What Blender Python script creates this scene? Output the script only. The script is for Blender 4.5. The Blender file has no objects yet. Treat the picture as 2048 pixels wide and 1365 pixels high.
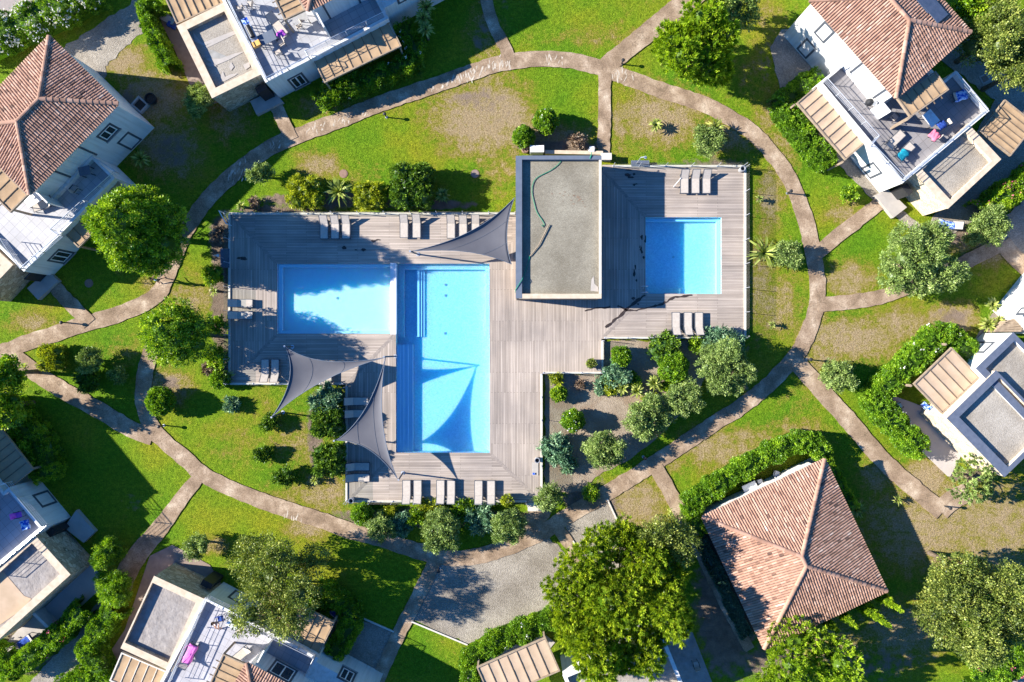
import bpy, math, random
import numpy as np
from mathutils import Vector, Matrix
rng = np.random.default_rng(7)
random.seed(7)
SC = bpy.context.scene
COL = SC.collection
PXM, CAMH = 23.8, 57.0            # survey scale of the plan (plan units per metre on the ground) and flight height
CX, CY = 1024.0, 682.5

def W(px, py, z=0.0):
    k = (CAMH - z) / CAMH / PXM
    return np.array([(px - CX) * k, -(py - CY) * k, z])
def WL(pts, z): return [W(p[0], p[1], z) for p in pts]
def ang(dx, dy): return math.atan2(-dy, dx)

# ------------------------------------------------------------------ materials
def nd(nt, t, **kw):
    n = nt.nodes.new(t)
    for k, v in kw.items(): setattr(n, k, v)
    return n
def base_mat(name, rough=.8, spec=.3, metal=0):
    m = bpy.data.materials.new(name); m.use_nodes = True
    b = m.node_tree.nodes['Principled BSDF']
    b.inputs['Roughness'].default_value = rough
    b.inputs['Specular IOR Level'].default_value = spec
    b.inputs['Metallic'].default_value = metal
    return m, m.node_tree, b
def c4(c): return (c[0], c[1], c[2], 1)
def ramp(nt, fac, stops):
    r = nd(nt, 'ShaderNodeValToRGB')
    e = r.color_ramp.elements
    while len(e) < len(stops): e.new(.5)
    for el, (p, c) in zip(e, stops): el.position = p; el.color = c4(c)
    nt.links.new(fac, r.inputs[0]); return r.outputs[0]
def noise(nt, scale, detail=4, vec=None, rough=.55, out='Fac'):
    n = nd(nt, 'ShaderNodeTexNoise'); n.inputs['Scale'].default_value = scale
    n.inputs['Detail'].default_value = detail; n.inputs['Roughness'].default_value = rough
    if vec is None: vec = nd(nt, 'ShaderNodeNewGeometry').outputs['Position']
    nt.links.new(vec, n.inputs['Vector']); return n.outputs[out]
def mixc(nt, fac, a, b, mode='MIX'):
    m = nd(nt, 'ShaderNodeMix', data_type='RGBA', blend_type=mode)
    for s, v in ((0, fac), (6, a), (7, b)):
        if hasattr(v, 'is_linked'): nt.links.new(v, m.inputs[s])
        elif s == 0: m.inputs[0].default_value = v
        else: m.inputs[s].default_value = c4(v)
    return m.outputs[2]
def mth(nt, op, a, b=0.0, clamp=False):
    m = nd(nt, 'ShaderNodeMath', operation=op); m.use_clamp = clamp
    for i, v in enumerate((a, b)):
        if hasattr(v, 'is_linked'): nt.links.new(v, m.inputs[i])
        else: m.inputs[i].default_value = v
    return m.outputs[0]
def bump(nt, b, h, s=.3, d=.02):
    n = nd(nt, 'ShaderNodeBump'); n.inputs['Strength'].default_value = s; n.inputs['Distance'].default_value = d
    nt.links.new(h, n.inputs['Height']); nt.links.new(n.outputs[0], b.inputs['Normal'])
def pm(name, c1, c2, scale=3, rough=.8, spec=.3, bs=0, bsc=20, metal=0, lo=.3, hi=.7):
    m, nt, b = base_mat(name, rough, spec, metal)
    nt.links.new(ramp(nt, noise(nt, scale), [(lo, c1), (hi, c2)]), b.inputs['Base Color'])
    if bs: bump(nt, b, noise(nt, bsc, 3), bs)
    return m
def attr(nt, name):
    a = nd(nt, 'ShaderNodeAttribute'); a.attribute_name = name; return a.outputs['Fac']

M = {}
M['white'] = pm('white_render', (.70,.69,.67), (.76,.75,.73), .8, .9, .2, .15, 60)
M['slate'] = pm('slate_metal', (.10,.125,.17), (.13,.155,.20), 2, .6, .3)
M['bluecap'] = pm('blue_grey_capping', (.085,.105,.15), (.12,.14,.19), 3, .55, .35)
M['darkframe'] = pm('dark_grey_frame', (.07,.08,.10), (.09,.10,.12), 3, .6)
M['alu'] = pm('aluminium', (.55,.57,.6), (.65,.67,.7), 4, .35, .5, metal=.6)
M['black'] = pm('black_metal', (.018,.02,.022), (.03,.03,.033), 5, .5)
M['beam'] = pm('dark_timber', (.13,.095,.065), (.2,.15,.105), 4, .85, .2)
M['wood'] = pm('weathered_timber', (.24,.18,.13), (.36,.28,.2), 4, .85, .2, .3, 25)
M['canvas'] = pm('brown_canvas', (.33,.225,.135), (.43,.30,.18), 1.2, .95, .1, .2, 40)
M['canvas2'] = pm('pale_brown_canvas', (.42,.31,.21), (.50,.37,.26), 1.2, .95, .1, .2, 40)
M['sling'] = pm('taupe_sling_fabric', (.44,.385,.33), (.52,.46,.40), 6, .9, .15)
M['sail'] = pm('charcoal_sail_cloth', (.10,.10,.115), (.125,.125,.14), .6, .9, .15, .1, 30)
M['navy'] = pm('navy_towel', (.02,.04,.2), (.04,.1,.38), 8, .95, .1)
M['bluetowel'] = pm('blue_patterned_towel', (.02,.09,.5), (.45,.6,.85), 4, .95, .1, lo=.45, hi=.55)
M['teal'] = pm('teal_towel', (.0,.12,.22), (.02,.28,.36), 9, .95, .1)
M['pink'] = pm('pink_towel', (.8,.16,.55), (.88,.25,.62), 3, .95, .1)
M['coral'] = pm('coral_pink_towel', (.8,.16,.25), (.88,.24,.33), 3, .95, .1)
M['purple'] = pm('purple_towel', (.4,.07,.5), (.5,.14,.62), 3, .95, .1)
M['orange'] = pm('orange_box', (.75,.36,.08), (.85,.45,.14), 3, .7)
M['plastic'] = pm('white_plastic', (.75,.75,.75), (.82,.82,.82), 3, .5)
M['skin'] = pm('skin', (.55,.32,.22), (.6,.36,.25), 6, .6, .3)
M['hair'] = pm('brown_hair', (.05,.03,.02), (.1,.06,.035), 20, .6)
M['greycloth'] = pm('dark_cloth', (.03,.035,.05), (.06,.065,.08), 8, .9)
M['tealcloth'] = pm('pale_teal_cloth', (.25,.5,.55), (.35,.6,.63), 8, .9)
M['whitecloth'] = pm('white_cloth', (.7,.68,.7), (.8,.78,.8), 8, .9)
M['bark'] = pm('bark', (.09,.065,.045), (.2,.155,.115), 6, .95, .1, .5, 30)
M['stonepale'] = pm('pale_sandstone_coping', (.5,.39,.28), (.62,.51,.39), 2.5, .9, .2, .2, 30)
M['kerb'] = pm('pale_kerb', (.55,.5,.43), (.66,.61,.54), 3, .9, .2)
M['concrete'] = pm('pale_concrete', (.36,.33,.30), (.44,.40,.36), 1.5, .92, .2, .15, 40)
M['pavers'] = pm('reddish_pavers', (.23,.175,.145), (.31,.24,.20), 1.8, .92, .2, .3, 30)
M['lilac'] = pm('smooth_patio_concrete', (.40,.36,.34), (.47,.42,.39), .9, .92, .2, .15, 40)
M['iron'] = pm('rusty_iron', (.2,.12,.09), (.3,.19,.14), 9, .8)
M['hose'] = pm('green_hose', (.0,.22,.12), (.01,.28,.15), 8, .5)
M['terracotta'] = pm('terracotta_ridge', (.48,.25,.15), (.62,.36,.24), 3, .85, .2, .2, 30)
M['dirt'] = pm('bare_earth', (.17,.12,.085), (.27,.2,.145), 3, .97, .1, .4, 30)
M['asphalt'] = pm('pinkish_asphalt', (.3,.26,.24), (.36,.31,.29), 6, .95, .1, .2, 60)
M['membrane'] = pm('roof_membrane', (.26,.25,.23), (.36,.35,.33), 2.5, .9, .2, .2, 12)
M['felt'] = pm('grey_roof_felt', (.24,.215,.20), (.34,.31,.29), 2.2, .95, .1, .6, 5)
M['solar'] = pm('solar_panel_glass', (.05,.07,.11), (.08,.1,.15), 3, .2, .5)
M['pot'] = pm('grey_pot', (.16,.16,.17), (.22,.22,.23), 5, .7)
M['soil'] = pm('soil', (.05,.035,.025), (.09,.065,.05), 12, .98)

bump(M['felt'].node_tree, M['felt'].node_tree.nodes['Principled BSDF'], noise(M['felt'].node_tree, 1.6, 5, rough=.6), .7, .16)
def streaks():
    nt = M['white'].node_tree; b = nt.nodes['Principled BSDF']; mp = nd(nt, 'ShaderNodeMapping'); mp.inputs['Scale'].default_value = (3.5, 3.5, .22)
    nt.links.new(nd(nt, 'ShaderNodeNewGeometry').outputs['Position'], mp.inputs[0])
    c = mixc(nt, 1, b.inputs['Base Color'].links[0].from_socket, ramp(nt, noise(nt, 1, 5, mp.outputs[0], .65), [(.3, (.80,.79,.77)), (.55, (1,1,1))]), 'MULTIPLY'); nt.links.new(c, b.inputs['Base Color'])
streaks()
def gravel(name, c1, c2, c3, bs=.6, sc=13, dirt=None):
    m, nt, b = base_mat(name, .95, .15)
    v = nd(nt, 'ShaderNodeTexVoronoi'); v.inputs['Scale'].default_value = sc
    nt.links.new(nd(nt, 'ShaderNodeNewGeometry').outputs['Position'], v.inputs['Vector'])
    sp = nd(nt, 'ShaderNodeSeparateColor'); nt.links.new(v.outputs['Color'], sp.inputs[0])
    a = ramp(nt, sp.outputs[0], [(0, [.4*x+.6*y for x, y in zip(c1, c2)]), (.5, c2), (1, [.5*x+.5*y for x, y in zip(c3, c2)])])
    big = ramp(nt, noise(nt, .35, 5), [(.35, (.72,.69,.66)), (.65, (1.08,1.06,1.04))])
    a = mixc(nt, 1, a, big, 'MULTIPLY')
    if dirt: a = mixc(nt, ramp(nt, noise(nt, .5, 5, rough=.65), [(.45, (0,0,0)), (.6, (.85,.85,.85))]), a, mixc(nt, noise(nt, 9, 3), [x*.7 for x in dirt], [x*1.25 for x in dirt]))
    nt.links.new(a, b.inputs['Base Color'])
    bump(nt, b, v.outputs['Distance'], bs, .05); return m
M['gravelpool'] = gravel('pool_house_gravel', (.16,.148,.115), (.26,.24,.19), (.36,.34,.275), .35, 16)
M['gravel'] = gravel('grey_gravel', (.16,.14,.115), (.30,.27,.225), (.46,.42,.36))
M['gravelroof'] = gravel('roof_gravel', (.2,.17,.125), (.36,.315,.24), (.52,.47,.38), .5, 15)
M['gravelroof2'] = gravel('grey_roof_gravel', (.22,.2,.17), (.35,.32,.275), (.46,.43,.38), .4, 15)
M['gravelbed'] = gravel('bed_gravel', (.19,.15,.11), (.31,.255,.195), (.44,.38,.30), dirt=(.25,.18,.125))

def deck_mat(name, rot):
    m, nt, b = base_mat(name, .85, .2)
    mp = nd(nt, 'ShaderNodeMapping'); mp.inputs['Rotation'].default_value = (0, 0, math.radians(rot))
    nt.links.new(nd(nt, 'ShaderNodeNewGeometry').outputs['Position'], mp.inputs[0])
    br = nd(nt, 'ShaderNodeTexBrick'); br.offset = .39; br.offset_frequency = 2
    for k, v in (('Scale', 1), ('Mortar Size', .009), ('Brick Width', 4.3), ('Row Height', .135), ('Bias', 0), ('Mortar Smooth', .1)): br.inputs[k].default_value = v
    br.inputs['Color1'].default_value = c4((.455,.39,.335)); br.inputs['Color2'].default_value = c4((.33,.28,.238)); br.inputs['Mortar'].default_value = c4((.13,.11,.095))
    nt.links.new(mp.outputs[0], br.inputs['Vector'])
    ms = nd(nt, 'ShaderNodeMapping'); ms.inputs['Scale'].default_value = (.35, 9, 1); nt.links.new(mp.outputs[0], ms.inputs[0])
    st = ramp(nt, noise(nt, 1, 4, ms.outputs[0]), [(.3, (.82,.82,.82)), (.7, (1.14,1.13,1.12))])
    c = mixc(nt, 1, br.outputs['Color'], st, 'MULTIPLY')
    bg = ramp(nt, noise(nt, .22, 4), [(.35, (.8,.8,.82)), (.65, (1.12,1.1,1.08))])
    nt.links.new(mixc(nt, 1, c, bg, 'MULTIPLY'), b.inputs['Base Color'])
    bump(nt, b, br.outputs['Fac'], -.4, .01); return m
M['deckH'] = deck_mat('weathered_deck_boards', 0)
M['deckV'] = deck_mat('weathered_deck_boards_crosswise', 90)
M['mitre'] = pm('mitre_board', (.22,.185,.165), (.34,.29,.25), 5, .85, .2)
M['wet'] = pm('wet_timber', (.035,.026,.022), (.06,.045,.04), 5, .35, .4)

def tile_floor(name, c, rot, size=.6, mort=.9):
    m, nt, b = base_mat(name, .6, .3)
    mp = nd(nt, 'ShaderNodeMapping'); mp.inputs['Rotation'].default_value = (0, 0, rot)
    nt.links.new(nd(nt, 'ShaderNodeNewGeometry').outputs['Position'], mp.inputs[0])
    br = nd(nt, 'ShaderNodeTexBrick'); br.offset = 0
    for k, v in (('Scale', 1), ('Mortar Size', .014), ('Brick Width', size), ('Row Height', size), ('Bias', 0)): br.inputs[k].default_value = v
    br.inputs['Color1'].default_value = c4(c); br.inputs['Color2'].default_value = c4([x*.88 for x in c]); br.inputs['Mortar'].default_value = c4([x*.55 for x in c])
    nt.links.new(mp.outputs[0], br.inputs['Vector'])
    dn = ramp(nt, noise(nt, .9, 5), [(.3, (.84,.84,.84)), (.7, (1.05,1.05,1.05))])
    nt.links.new(mixc(nt, 1, br.outputs['Color'], dn, 'MULTIPLY'), b.inputs['Base Color']); return m
def stone_mat(name, c1, c2, c3):
    m, nt, b = base_mat(name, .9, .2)
    mp = nd(nt, 'ShaderNodeMapping'); mp.inputs['Scale'].default_value = (1, 1, 1.6)
    nt.links.new(nd(nt, 'ShaderNodeNewGeometry').outputs['Position'], mp.inputs[0])
    v = nd(nt, 'ShaderNodeTexVoronoi'); v.inputs['Scale'].default_value = 2.6; nt.links.new(mp.outputs[0], v.inputs['Vector'])
    v2 = nd(nt, 'ShaderNodeTexVoronoi', feature='DISTANCE_TO_EDGE'); v2.inputs['Scale'].default_value = 2.6; nt.links.new(mp.outputs[0], v2.inputs['Vector'])
    sp = nd(nt, 'ShaderNodeSeparateColor'); nt.links.new(v.outputs['Color'], sp.inputs[0])
    a = ramp(nt, sp.outputs[0], [(0, c1), (.5, c2), (1, c3)])
    e = mth(nt, 'LESS_THAN', v2.outputs[0], .035)
    nt.links.new(mixc(nt, e, a, [x*.6 for x in c1]), b.inputs['Base Color'])
    bump(nt, b, v2.outputs[0], .5, .04); return m
M['stone'] = stone_mat('sandstone_wall', (.38,.28,.18), (.52,.40,.27), (.62,.52,.38))
M['stonewhite'] = stone_mat('pale_stone_wall', (.6,.48,.34), (.68,.57,.43), (.74,.65,.52))
def tiles_mat():
    m, nt, b = base_mat('terracotta_tiles', .85, .2)
    a = attr(nt, 'tint')
    c = ramp(nt, a, [(0, (.12,.075,.06)), (.25, (.27,.155,.11)), (.6, (.42,.25,.18)), (.85, (.50,.33,.25)), (1, (.56,.44,.36))])
    d = ramp(nt, noise(nt, 1.2, 5), [(.3, (.88,.87,.87)), (.7, (1.05,1.04,1.03))])
    nt.links.new(mixc(nt, 1, c, d, 'MULTIPLY'), b.inputs['Base Color']); return m
M['tiles'] = tiles_mat()

def leaf_mat(name, dark, mid, light, trans=.35):
    m = bpy.data.materials.new(name); m.use_nodes = True; nt = m.node_tree; nt.nodes.clear()
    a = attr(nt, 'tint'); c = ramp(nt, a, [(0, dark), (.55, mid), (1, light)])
    df = nd(nt, 'ShaderNodeBsdfDiffuse'); tr = nd(nt, 'ShaderNodeBsdfTranslucent'); gl = nd(nt, 'ShaderNodeBsdfGlossy'); gl.inputs['Roughness'].default_value = .45
    gl.inputs['Color'].default_value = (.7,.75,.7,1)
    nt.links.new(c, df.inputs[0])
    nt.links.new(mixc(nt, 1, c, (1.25,1.2,.55), 'MULTIPLY'), tr.inputs[0])
    s = nd(nt, 'ShaderNodeMixShader'); s.inputs[0].default_value = trans
    nt.links.new(df.outputs[0], s.inputs[1]); nt.links.new(tr.outputs[0], s.inputs[2])
    s2 = nd(nt, 'ShaderNodeMixShader'); s2.inputs[0].default_value = .035
    nt.links.new(s.outputs[0], s2.inputs[1]); nt.links.new(gl.outputs[0], s2.inputs[2])
    o = nd(nt, 'ShaderNodeOutputMaterial'); nt.links.new(s2.outputs[0], o.inputs[0]); return m
L = {}
L['bright'] = leaf_mat('bright_green_leaves', (.035,.09,.005), (.15,.32,.013), (.40,.58,.03))
L['round'] = leaf_mat('rich_green_leaves', (.03,.085,.005), (.20,.37,.012), (.54,.68,.035))
L['pine'] = leaf_mat('yellow_green_needles', (.04,.09,.008), (.25,.38,.016), (.64,.72,.05))
L['pine2'] = leaf_mat('fresh_green_needles', (.05,.11,.006), (.24,.40,.012), (.54,.68,.04))
L['olive'] = leaf_mat('olive_leaves', (.06,.10,.025), (.22,.33,.075), (.48,.58,.19), .25)
L['oak'] = leaf_mat('dull_oak_leaves', (.035,.06,.010), (.17,.23,.035), (.46,.49,.11), .25)
L['juniper'] = leaf_mat('blue_green_juniper', (.03,.085,.05), (.15,.30,.16), (.42,.58,.34), .2)
L['conifer'] = leaf_mat('dark_green_conifer', (.022,.066,.007), (.105,.210,.015), (.264,.403,.031), .2)
L['gold'] = leaf_mat('golden_conifer', (.066,.110,.007), (.330,.405,.018), (.713,.728,.062), .3)
L['spiky'] = leaf_mat('spiky_yellow_green_leaves', (.077,.110,.017), (.25,.32,.05), (.52,.54,.15), .2)
L['dry'] = leaf_mat('dry_brown_twigs', (.12,.075,.05), (.27,.19,.13), (.42,.34,.26), .1)
L['flower'] = leaf_mat('white_blossom', (.55,.55,.5), (.75,.74,.7), (.85,.85,.82), .2)
L['pinkflower'] = leaf_mat('pink_blossom', (.5,.08,.15), (.65,.12,.2), (.7,.3,.35), .2)
L['cover'] = leaf_mat('blue_green_ground_cover', (.03,.09,.06), (.08,.17,.11), (.16,.27,.17), .15)

def water_mat(name, tint, bumps):
    m = bpy.data.materials.new(name); m.use_nodes = True; nt = m.node_tree; nt.nodes.clear()
    t = nd(nt, 'ShaderNodeBsdfTransparent'); t.inputs[0].default_value = c4(tint)
    g = nd(nt, 'ShaderNodeBsdfGlossy'); g.inputs['Roughness'].default_value = .03; g.inputs[0].default_value = (1,1,1,1)
    lw = nd(nt, 'ShaderNodeLayerWeight'); lw.inputs[0].default_value = .5
    bm = nd(nt, 'ShaderNodeBump'); bm.inputs['Strength'].default_value = bumps; bm.inputs['Distance'].default_value = .05
    nt.links.new(noise(nt, 3.5, 3), bm.inputs['Height']); nt.links.new(bm.outputs[0], g.inputs['Normal'])
    f = mth(nt, 'ADD', mth(nt, 'MULTIPLY', mth(nt, 'POWER', lw.outputs['Facing'], 5), .9), .02)
    s = nd(nt, 'ShaderNodeMixShader'); nt.links.new(f, s.inputs[0]); nt.links.new(t.outputs[0], s.inputs[1]); nt.links.new(g.outputs[0], s.inputs[2])
    o = nd(nt, 'ShaderNodeOutputMaterial'); nt.links.new(s.outputs[0], o.inputs[0]); return m
M['water1'] = water_mat('shallow_pool_water', (.57,.85,.94), .25)
M['water2'] = water_mat('deep_pool_water', (.47,.81,.985), .5)
M['water3'] = water_mat('small_pool_water', (.47,.84,.985), .4)
def liner_mat(name, c1, c2, sc):
    m, nt, b = base_mat(name, .6, .2)
    v = nd(nt, 'ShaderNodeTexVoronoi', feature='SMOOTH_F1'); v.inputs['Scale'].default_value = sc
    n2 = noise(nt, 2.2, 3, out='Color')
    ps = nd(nt, 'ShaderNodeNewGeometry').outputs['Position']
    ad = nd(nt, 'ShaderNodeVectorMath', operation='ADD'); nt.links.new(ps, ad.inputs[0]); nt.links.new(n2, ad.inputs[1])
    nt.links.new(ad.outputs[0], v.inputs['Vector'])
    nt.links.new(ramp(nt, v.outputs['Distance'], [(.1, c1), (.7, c2)]), b.inputs['Base Color'])  # mosaic mottle drawn wavy, standing in for ripple light on the floor
    b.inputs['Subsurface Weight'].default_value = .65; b.inputs['Subsurface Radius'].default_value = (.1, 1.7, 2.8); b.inputs['Subsurface Scale'].default_value = 1.0
    return m
M['liner1'] = liner_mat('white_pool_liner', (.86,.87,.88), (.91,.91,.92), 3)
M['liner2'] = liner_mat('pale_blue_ripple_light_mosaic', (.66,.73,.79), (.93,.94,.95), 7)
M['step'] = pm('pool_step_edge', (.8,.82,.84), (.85,.86,.88), 3, .6)
def glass_mat(name, tint, gl=.08):
    m = bpy.data.materials.new(name); m.use_nodes = True; nt = m.node_tree; nt.nodes.clear()
    t = nd(nt, 'ShaderNodeBsdfTransparent'); t.inputs[0].default_value = c4(tint)
    g = nd(nt, 'ShaderNodeBsdfGlossy'); g.inputs['Roughness'].default_value = .05
    s = nd(nt, 'ShaderNodeMixShader'); s.inputs[0].default_value = gl
    nt.links.new(t.outputs[0], s.inputs[1]); nt.links.new(g.outputs[0], s.inputs[2])
    o = nd(nt, 'ShaderNodeOutputMaterial'); nt.links.new(s.outputs[0], o.inputs[0]); return m
M['glass'] = glass_mat('clear_fence_glass', (.93,.96,.95), .10)
M['pane'] = pm('dark_window_glass', (.02,.03,.04), (.04,.05,.06), 2, .08, .6)

def lawn_mat():
    m, nt, b = base_mat('lawn_grass', .95, .1)
    d = attr(nt, 'dry'); e = attr(nt, 'earth')
    n1 = noise(nt, 1.1, 6, rough=.65); n2 = noise(nt, .16, 3); n3 = noise(nt, 8, 4, rough=.75); n4 = noise(nt, 3, 3)
    # how dry: surveyed patches broken up by noise
    f = mth(nt, 'ADD', d, mth(nt, 'MULTIPLY', mth(nt, 'SUBTRACT', n1, .5), 1.5))
    f = mth(nt, 'ADD', f, mth(nt, 'MULTIPLY', mth(nt, 'SUBTRACT', n2, .5), .55))
    f = mth(nt, 'ADD', f, mth(nt, 'MULTIPLY', mth(nt, 'SUBTRACT', n3, .5), .9))
    f = mth(nt, 'ADD', f, mth(nt, 'MULTIPLY', mth(nt, 'SUBTRACT', n4, .5), .7))
    g = ramp(nt, n2, [(.35, (.095,.215,.010)), (.5, (.145,.24,.012)), (.65, (.225,.25,.016))])
    g = mixc(nt, 1, g, ramp(nt, n3, [(.34, (.5,.55,.45)), (.66, (1.45,1.4,1.3))]), 'MULTIPLY')
    g = mixc(nt, 1, g, ramp(nt, n4, [(.32, (.72,.76,.7)), (.68, (1.25,1.2,1.2))]), 'MULTIPLY')
    dc = ramp(nt, n3, [(.3, (.22,.155,.08)), (.5, (.335,.25,.14)), (.7, (.45,.36,.22))])
    ye = mixc(nt, 1, (.235,.20,.03), ramp(nt, n3, [(.32, (.6,.6,.6)), (.68, (1.35,1.35,1.35))]), 'MULTIPLY')
    a = mixc(nt, ramp(nt, f, [(.10, (0,0,0)), (.48, (1,1,1))]), g, ye)
    a = mixc(nt, ramp(nt, f, [(.40, (0,0,0)), (.82, (1,1,1))]), a, dc)
    er = ramp(nt, n1, [(.3, (.13,.095,.07)), (.7, (.27,.205,.155))])
    f2 = mth(nt, 'ADD', e, mth(nt, 'MULTIPLY', mth(nt, 'SUBTRACT', n1, .5), 1.2))
    a = mixc(nt, ramp(nt, f2, [(.4, (0,0,0)), (.65, (1,1,1))]), a, er)
    nt.links.new(a, b.inputs['Base Color'])
    bump(nt, b, noise(nt, 4.2, 6, rough=.85), 1.0, .22); return m
M['lawn'] = lawn_mat()
def path_mat():
    m, nt, b = base_mat('exposed_aggregate_path', .95, .15)
    n1 = noise(nt, .7, 6, rough=.6); n3 = noise(nt, 11, 4, rough=.75)
    a = ramp(nt, n1, [(.3, (.20,.14,.092)), (.48, (.30,.215,.145)), (.6, (.41,.31,.22)), (.72, (.57,.47,.35))])
    a = mixc(nt, 1, a, ramp(nt, n3, [(.32, (.6,.59,.58)), (.68, (1.3,1.3,1.3))]), 'MULTIPLY')
    vw = nd(nt, 'ShaderNodeTexVoronoi', feature='DISTANCE_TO_EDGE'); vw.inputs['Scale'].default_value = .42
    ad = nd(nt, 'ShaderNodeVectorMath', operation='ADD'); nt.links.new(nd(nt, 'ShaderNodeNewGeometry').outputs['Position'], ad.inputs[0]); nt.links.new(noise(nt, 1.3, 4, out='Color'), ad.inputs[1]); nt.links.new(ad.outputs[0], vw.inputs['Vector'])
    a = mixc(nt, mth(nt, 'MULTIPLY', mth(nt, 'LESS_THAN', vw.outputs[0], .009), .4), a, (.10,.075,.05))
    nt.links.new(a, b.inputs['Base Color']); bump(nt, b, n3, .4, .03); return m
M['path'] = path_mat()
M['paleworn'] = pm('worn_pale_lime', (.37,.31,.24), (.60,.53,.44), 2.5, .95, .1)

# ------------------------------------------------------------------ mesh helpers
ORG = {}
def tag(o, label=None, cat=None, group=None, kind=None):
    if label: o['label'] = label
    if cat: o['category'] = cat
    if group: o['group'] = group
    if kind: o['kind'] = kind
    return o
def thing(name, loc, label, cat, group=None, rz=0):
    o = bpy.data.objects.new(name, None); COL.objects.link(o); o.empty_display_size = .3
    o.location = loc; o.rotation_euler = (0, 0, rz); ORG[o] = np.array(loc, float)
    return tag(o, label, cat, group)
def poly_ccw(p):
    a = sum(p[i][0]*p[(i+1) % len(p)][1] - p[(i+1) % len(p)][0]*p[i][1] for i in range(len(p)))
    return list(p) if a > 0 else list(p)[::-1]
def inset(poly, d):
    """offset a ccw polygon inwards; d = number or list per edge"""
    n = len(poly); ds = d if isinstance(d, (list, tuple)) else [d]*n; ln = []
    for i in range(n):
        a = np.array(poly[i][:2]); b = np.array(poly[(i+1) % n][:2]); t = (b-a)/np.linalg.norm(b-a); nn = np.array([-t[1], t[0]])
        ln.append((a+nn*ds[i], t))
    out = []
    for i in range(n):
        (p, t), (q, s) = ln[i-1], ln[i]
        den = t[0]*s[1]-t[1]*s[0]
        if abs(den) < 1e-6: out.append(q); continue
        u = ((q-p)[0]*s[1]-(q-p)[1]*s[0])/den; out.append(p+t*u)
    return [np.array([o[0], o[1], 0]) for o in out]
class MB:
    def __init__(s): s.v = []; s.f = []; s.mi = []
    def add(s, vs, fs, mi=0):
        o = len(s.v); s.v += [tuple(map(float, x)) for x in vs]; s.f += [tuple(i+o for i in f) for f in fs]; s.mi += [mi]*len(fs); return s
    def prism(s, poly, z0, z1, mi=0, top=None, bottom=True):
        p = poly_ccw(poly); n = len(p)
        vs = [(q[0], q[1], z0) for q in p]+[(q[0], q[1], z1) for q in p]
        s.add(vs, [(i, (i+1) % n, n+(i+1) % n, n+i) for i in range(n)]+([tuple(range(n))[::-1]] if bottom else []), mi)
        s.add(vs[n:], [tuple(range(n))], mi if top is None else top); return s
    def ring(s, outer, inner, z0, z1, mi=0):
        n = len(outer)
        vs = [(q[0], q[1], z) for z in (z0, z1) for q in outer]+[(q[0], q[1], z) for z in (z0, z1) for q in inner]
        fs = []
        for i in range(n):
            j = (i+1) % n
            fs += [(i, j, n+j, n+i), (n+i, n+j, 3*n+j, 3*n+i), (3*n+i, 3*n+j, 2*n+j, 2*n+i), (2*n+i, 2*n+j, j, i)]
        return s.add(vs, fs, mi)
    def box(s, c, sz, rz=0, mi=0, rx=0, ry=0):
        R = Matrix.Rotation(rz, 3, 'Z') @ Matrix.Rotation(ry, 3, 'Y') @ Matrix.Rotation(rx, 3, 'X')
        vs = [Vector(c)+R @ Vector((x*sz[0]/2, y*sz[1]/2, z*sz[2]/2)) for z in (-1, 1) for x, y in ((-1,-1),(1,-1),(1,1),(-1,1))]
        return s.add(vs, [(3,2,1,0),(4,5,6,7),(0,1,5,4),(1,2,6,5),(2,3,7,6),(3,0,4,7)], mi)
    def beam(s, a, b, w, h, mi=0):
        a = Vector(a); b = Vector(b); d = (b-a).normalized(); up = Vector((0,0,1)) if abs(d.z) < .95 else Vector((1,0,0))
        x = d.cross(up).normalized()*w/2; y = x.cross(d).normalized()*h/2
        vs = [p+q for p in (a, b) for q in (-x-y, x-y, x+y, -x+y)]
        return s.add(vs, [(3,2,1,0),(4,5,6,7),(0,1,5,4),(1,2,6,5),(2,3,7,6),(3,0,4,7)], mi)
    def tube(s, pts, rad, n=8, mi=0, cap=True):
        pts = [Vector(p) for p in pts]; rs = rad if isinstance(rad, (list, tuple)) else [rad]*len(pts); vs = []
        x = None
        for i, p in enumerate(pts):
            d = (pts[min(i+1, len(pts)-1)]-pts[max(i-1, 0)]).normalized()
            if x is None: x = d.orthogonal().normalized()
            else: x = (x-d*x.dot(d)).normalized()
            y = d.cross(x)
            vs += [p+(x*math.cos(2*math.pi*k/n)+y*math.sin(2*math.pi*k/n))*rs[i] for k in range(n)]
        fs = [(i*n+k, i*n+(k+1) % n, (i+1)*n+(k+1) % n, (i+1)*n+k) for i in range(len(pts)-1) for k in range(n)]
        if cap: fs += [tuple(range(n))[::-1], tuple(range((len(pts)-1)*n, len(pts)*n))]
        return s.add(vs, fs, mi)
    def lathe(s, prof, c=(0,0,0), n=16, mi=0):
        vs = [(c[0]+r*math.cos(2*math.pi*k/n), c[1]+r*math.sin(2*math.pi*k/n), c[2]+z) for r, z in prof for k in range(n)]
        fs = [(i*n+k, i*n+(k+1) % n, (i+1)*n+(k+1) % n, (i+1)*n+k) for i in range(len(prof)-1) for k in range(n)]
        fs += [tuple(range(n))[::-1], tuple(range((len(prof)-1)*n, len(prof)*n))]
        return s.add(vs, fs, mi)
    def build(s, name, mat, parent=None, smooth=False, org=None):
        me = bpy.data.meshes.new(name)
        o0 = ORG.get(parent, np.zeros(3)) if parent is not None else (np.array(org, float) if org is not None else np.zeros(3))
        me.from_pydata([(x-o0[0], y-o0[1], z-o0[2]) for x, y, z in s.v], [], s.f)
        for m in (mat if isinstance(mat, (list, tuple)) else [mat]): me.materials.append(m)
        if isinstance(mat, (list, tuple)): me.polygons.foreach_set('material_index', s.mi)
        if smooth: me.shade_smooth()
        return link(name, me, parent, o0)
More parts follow.
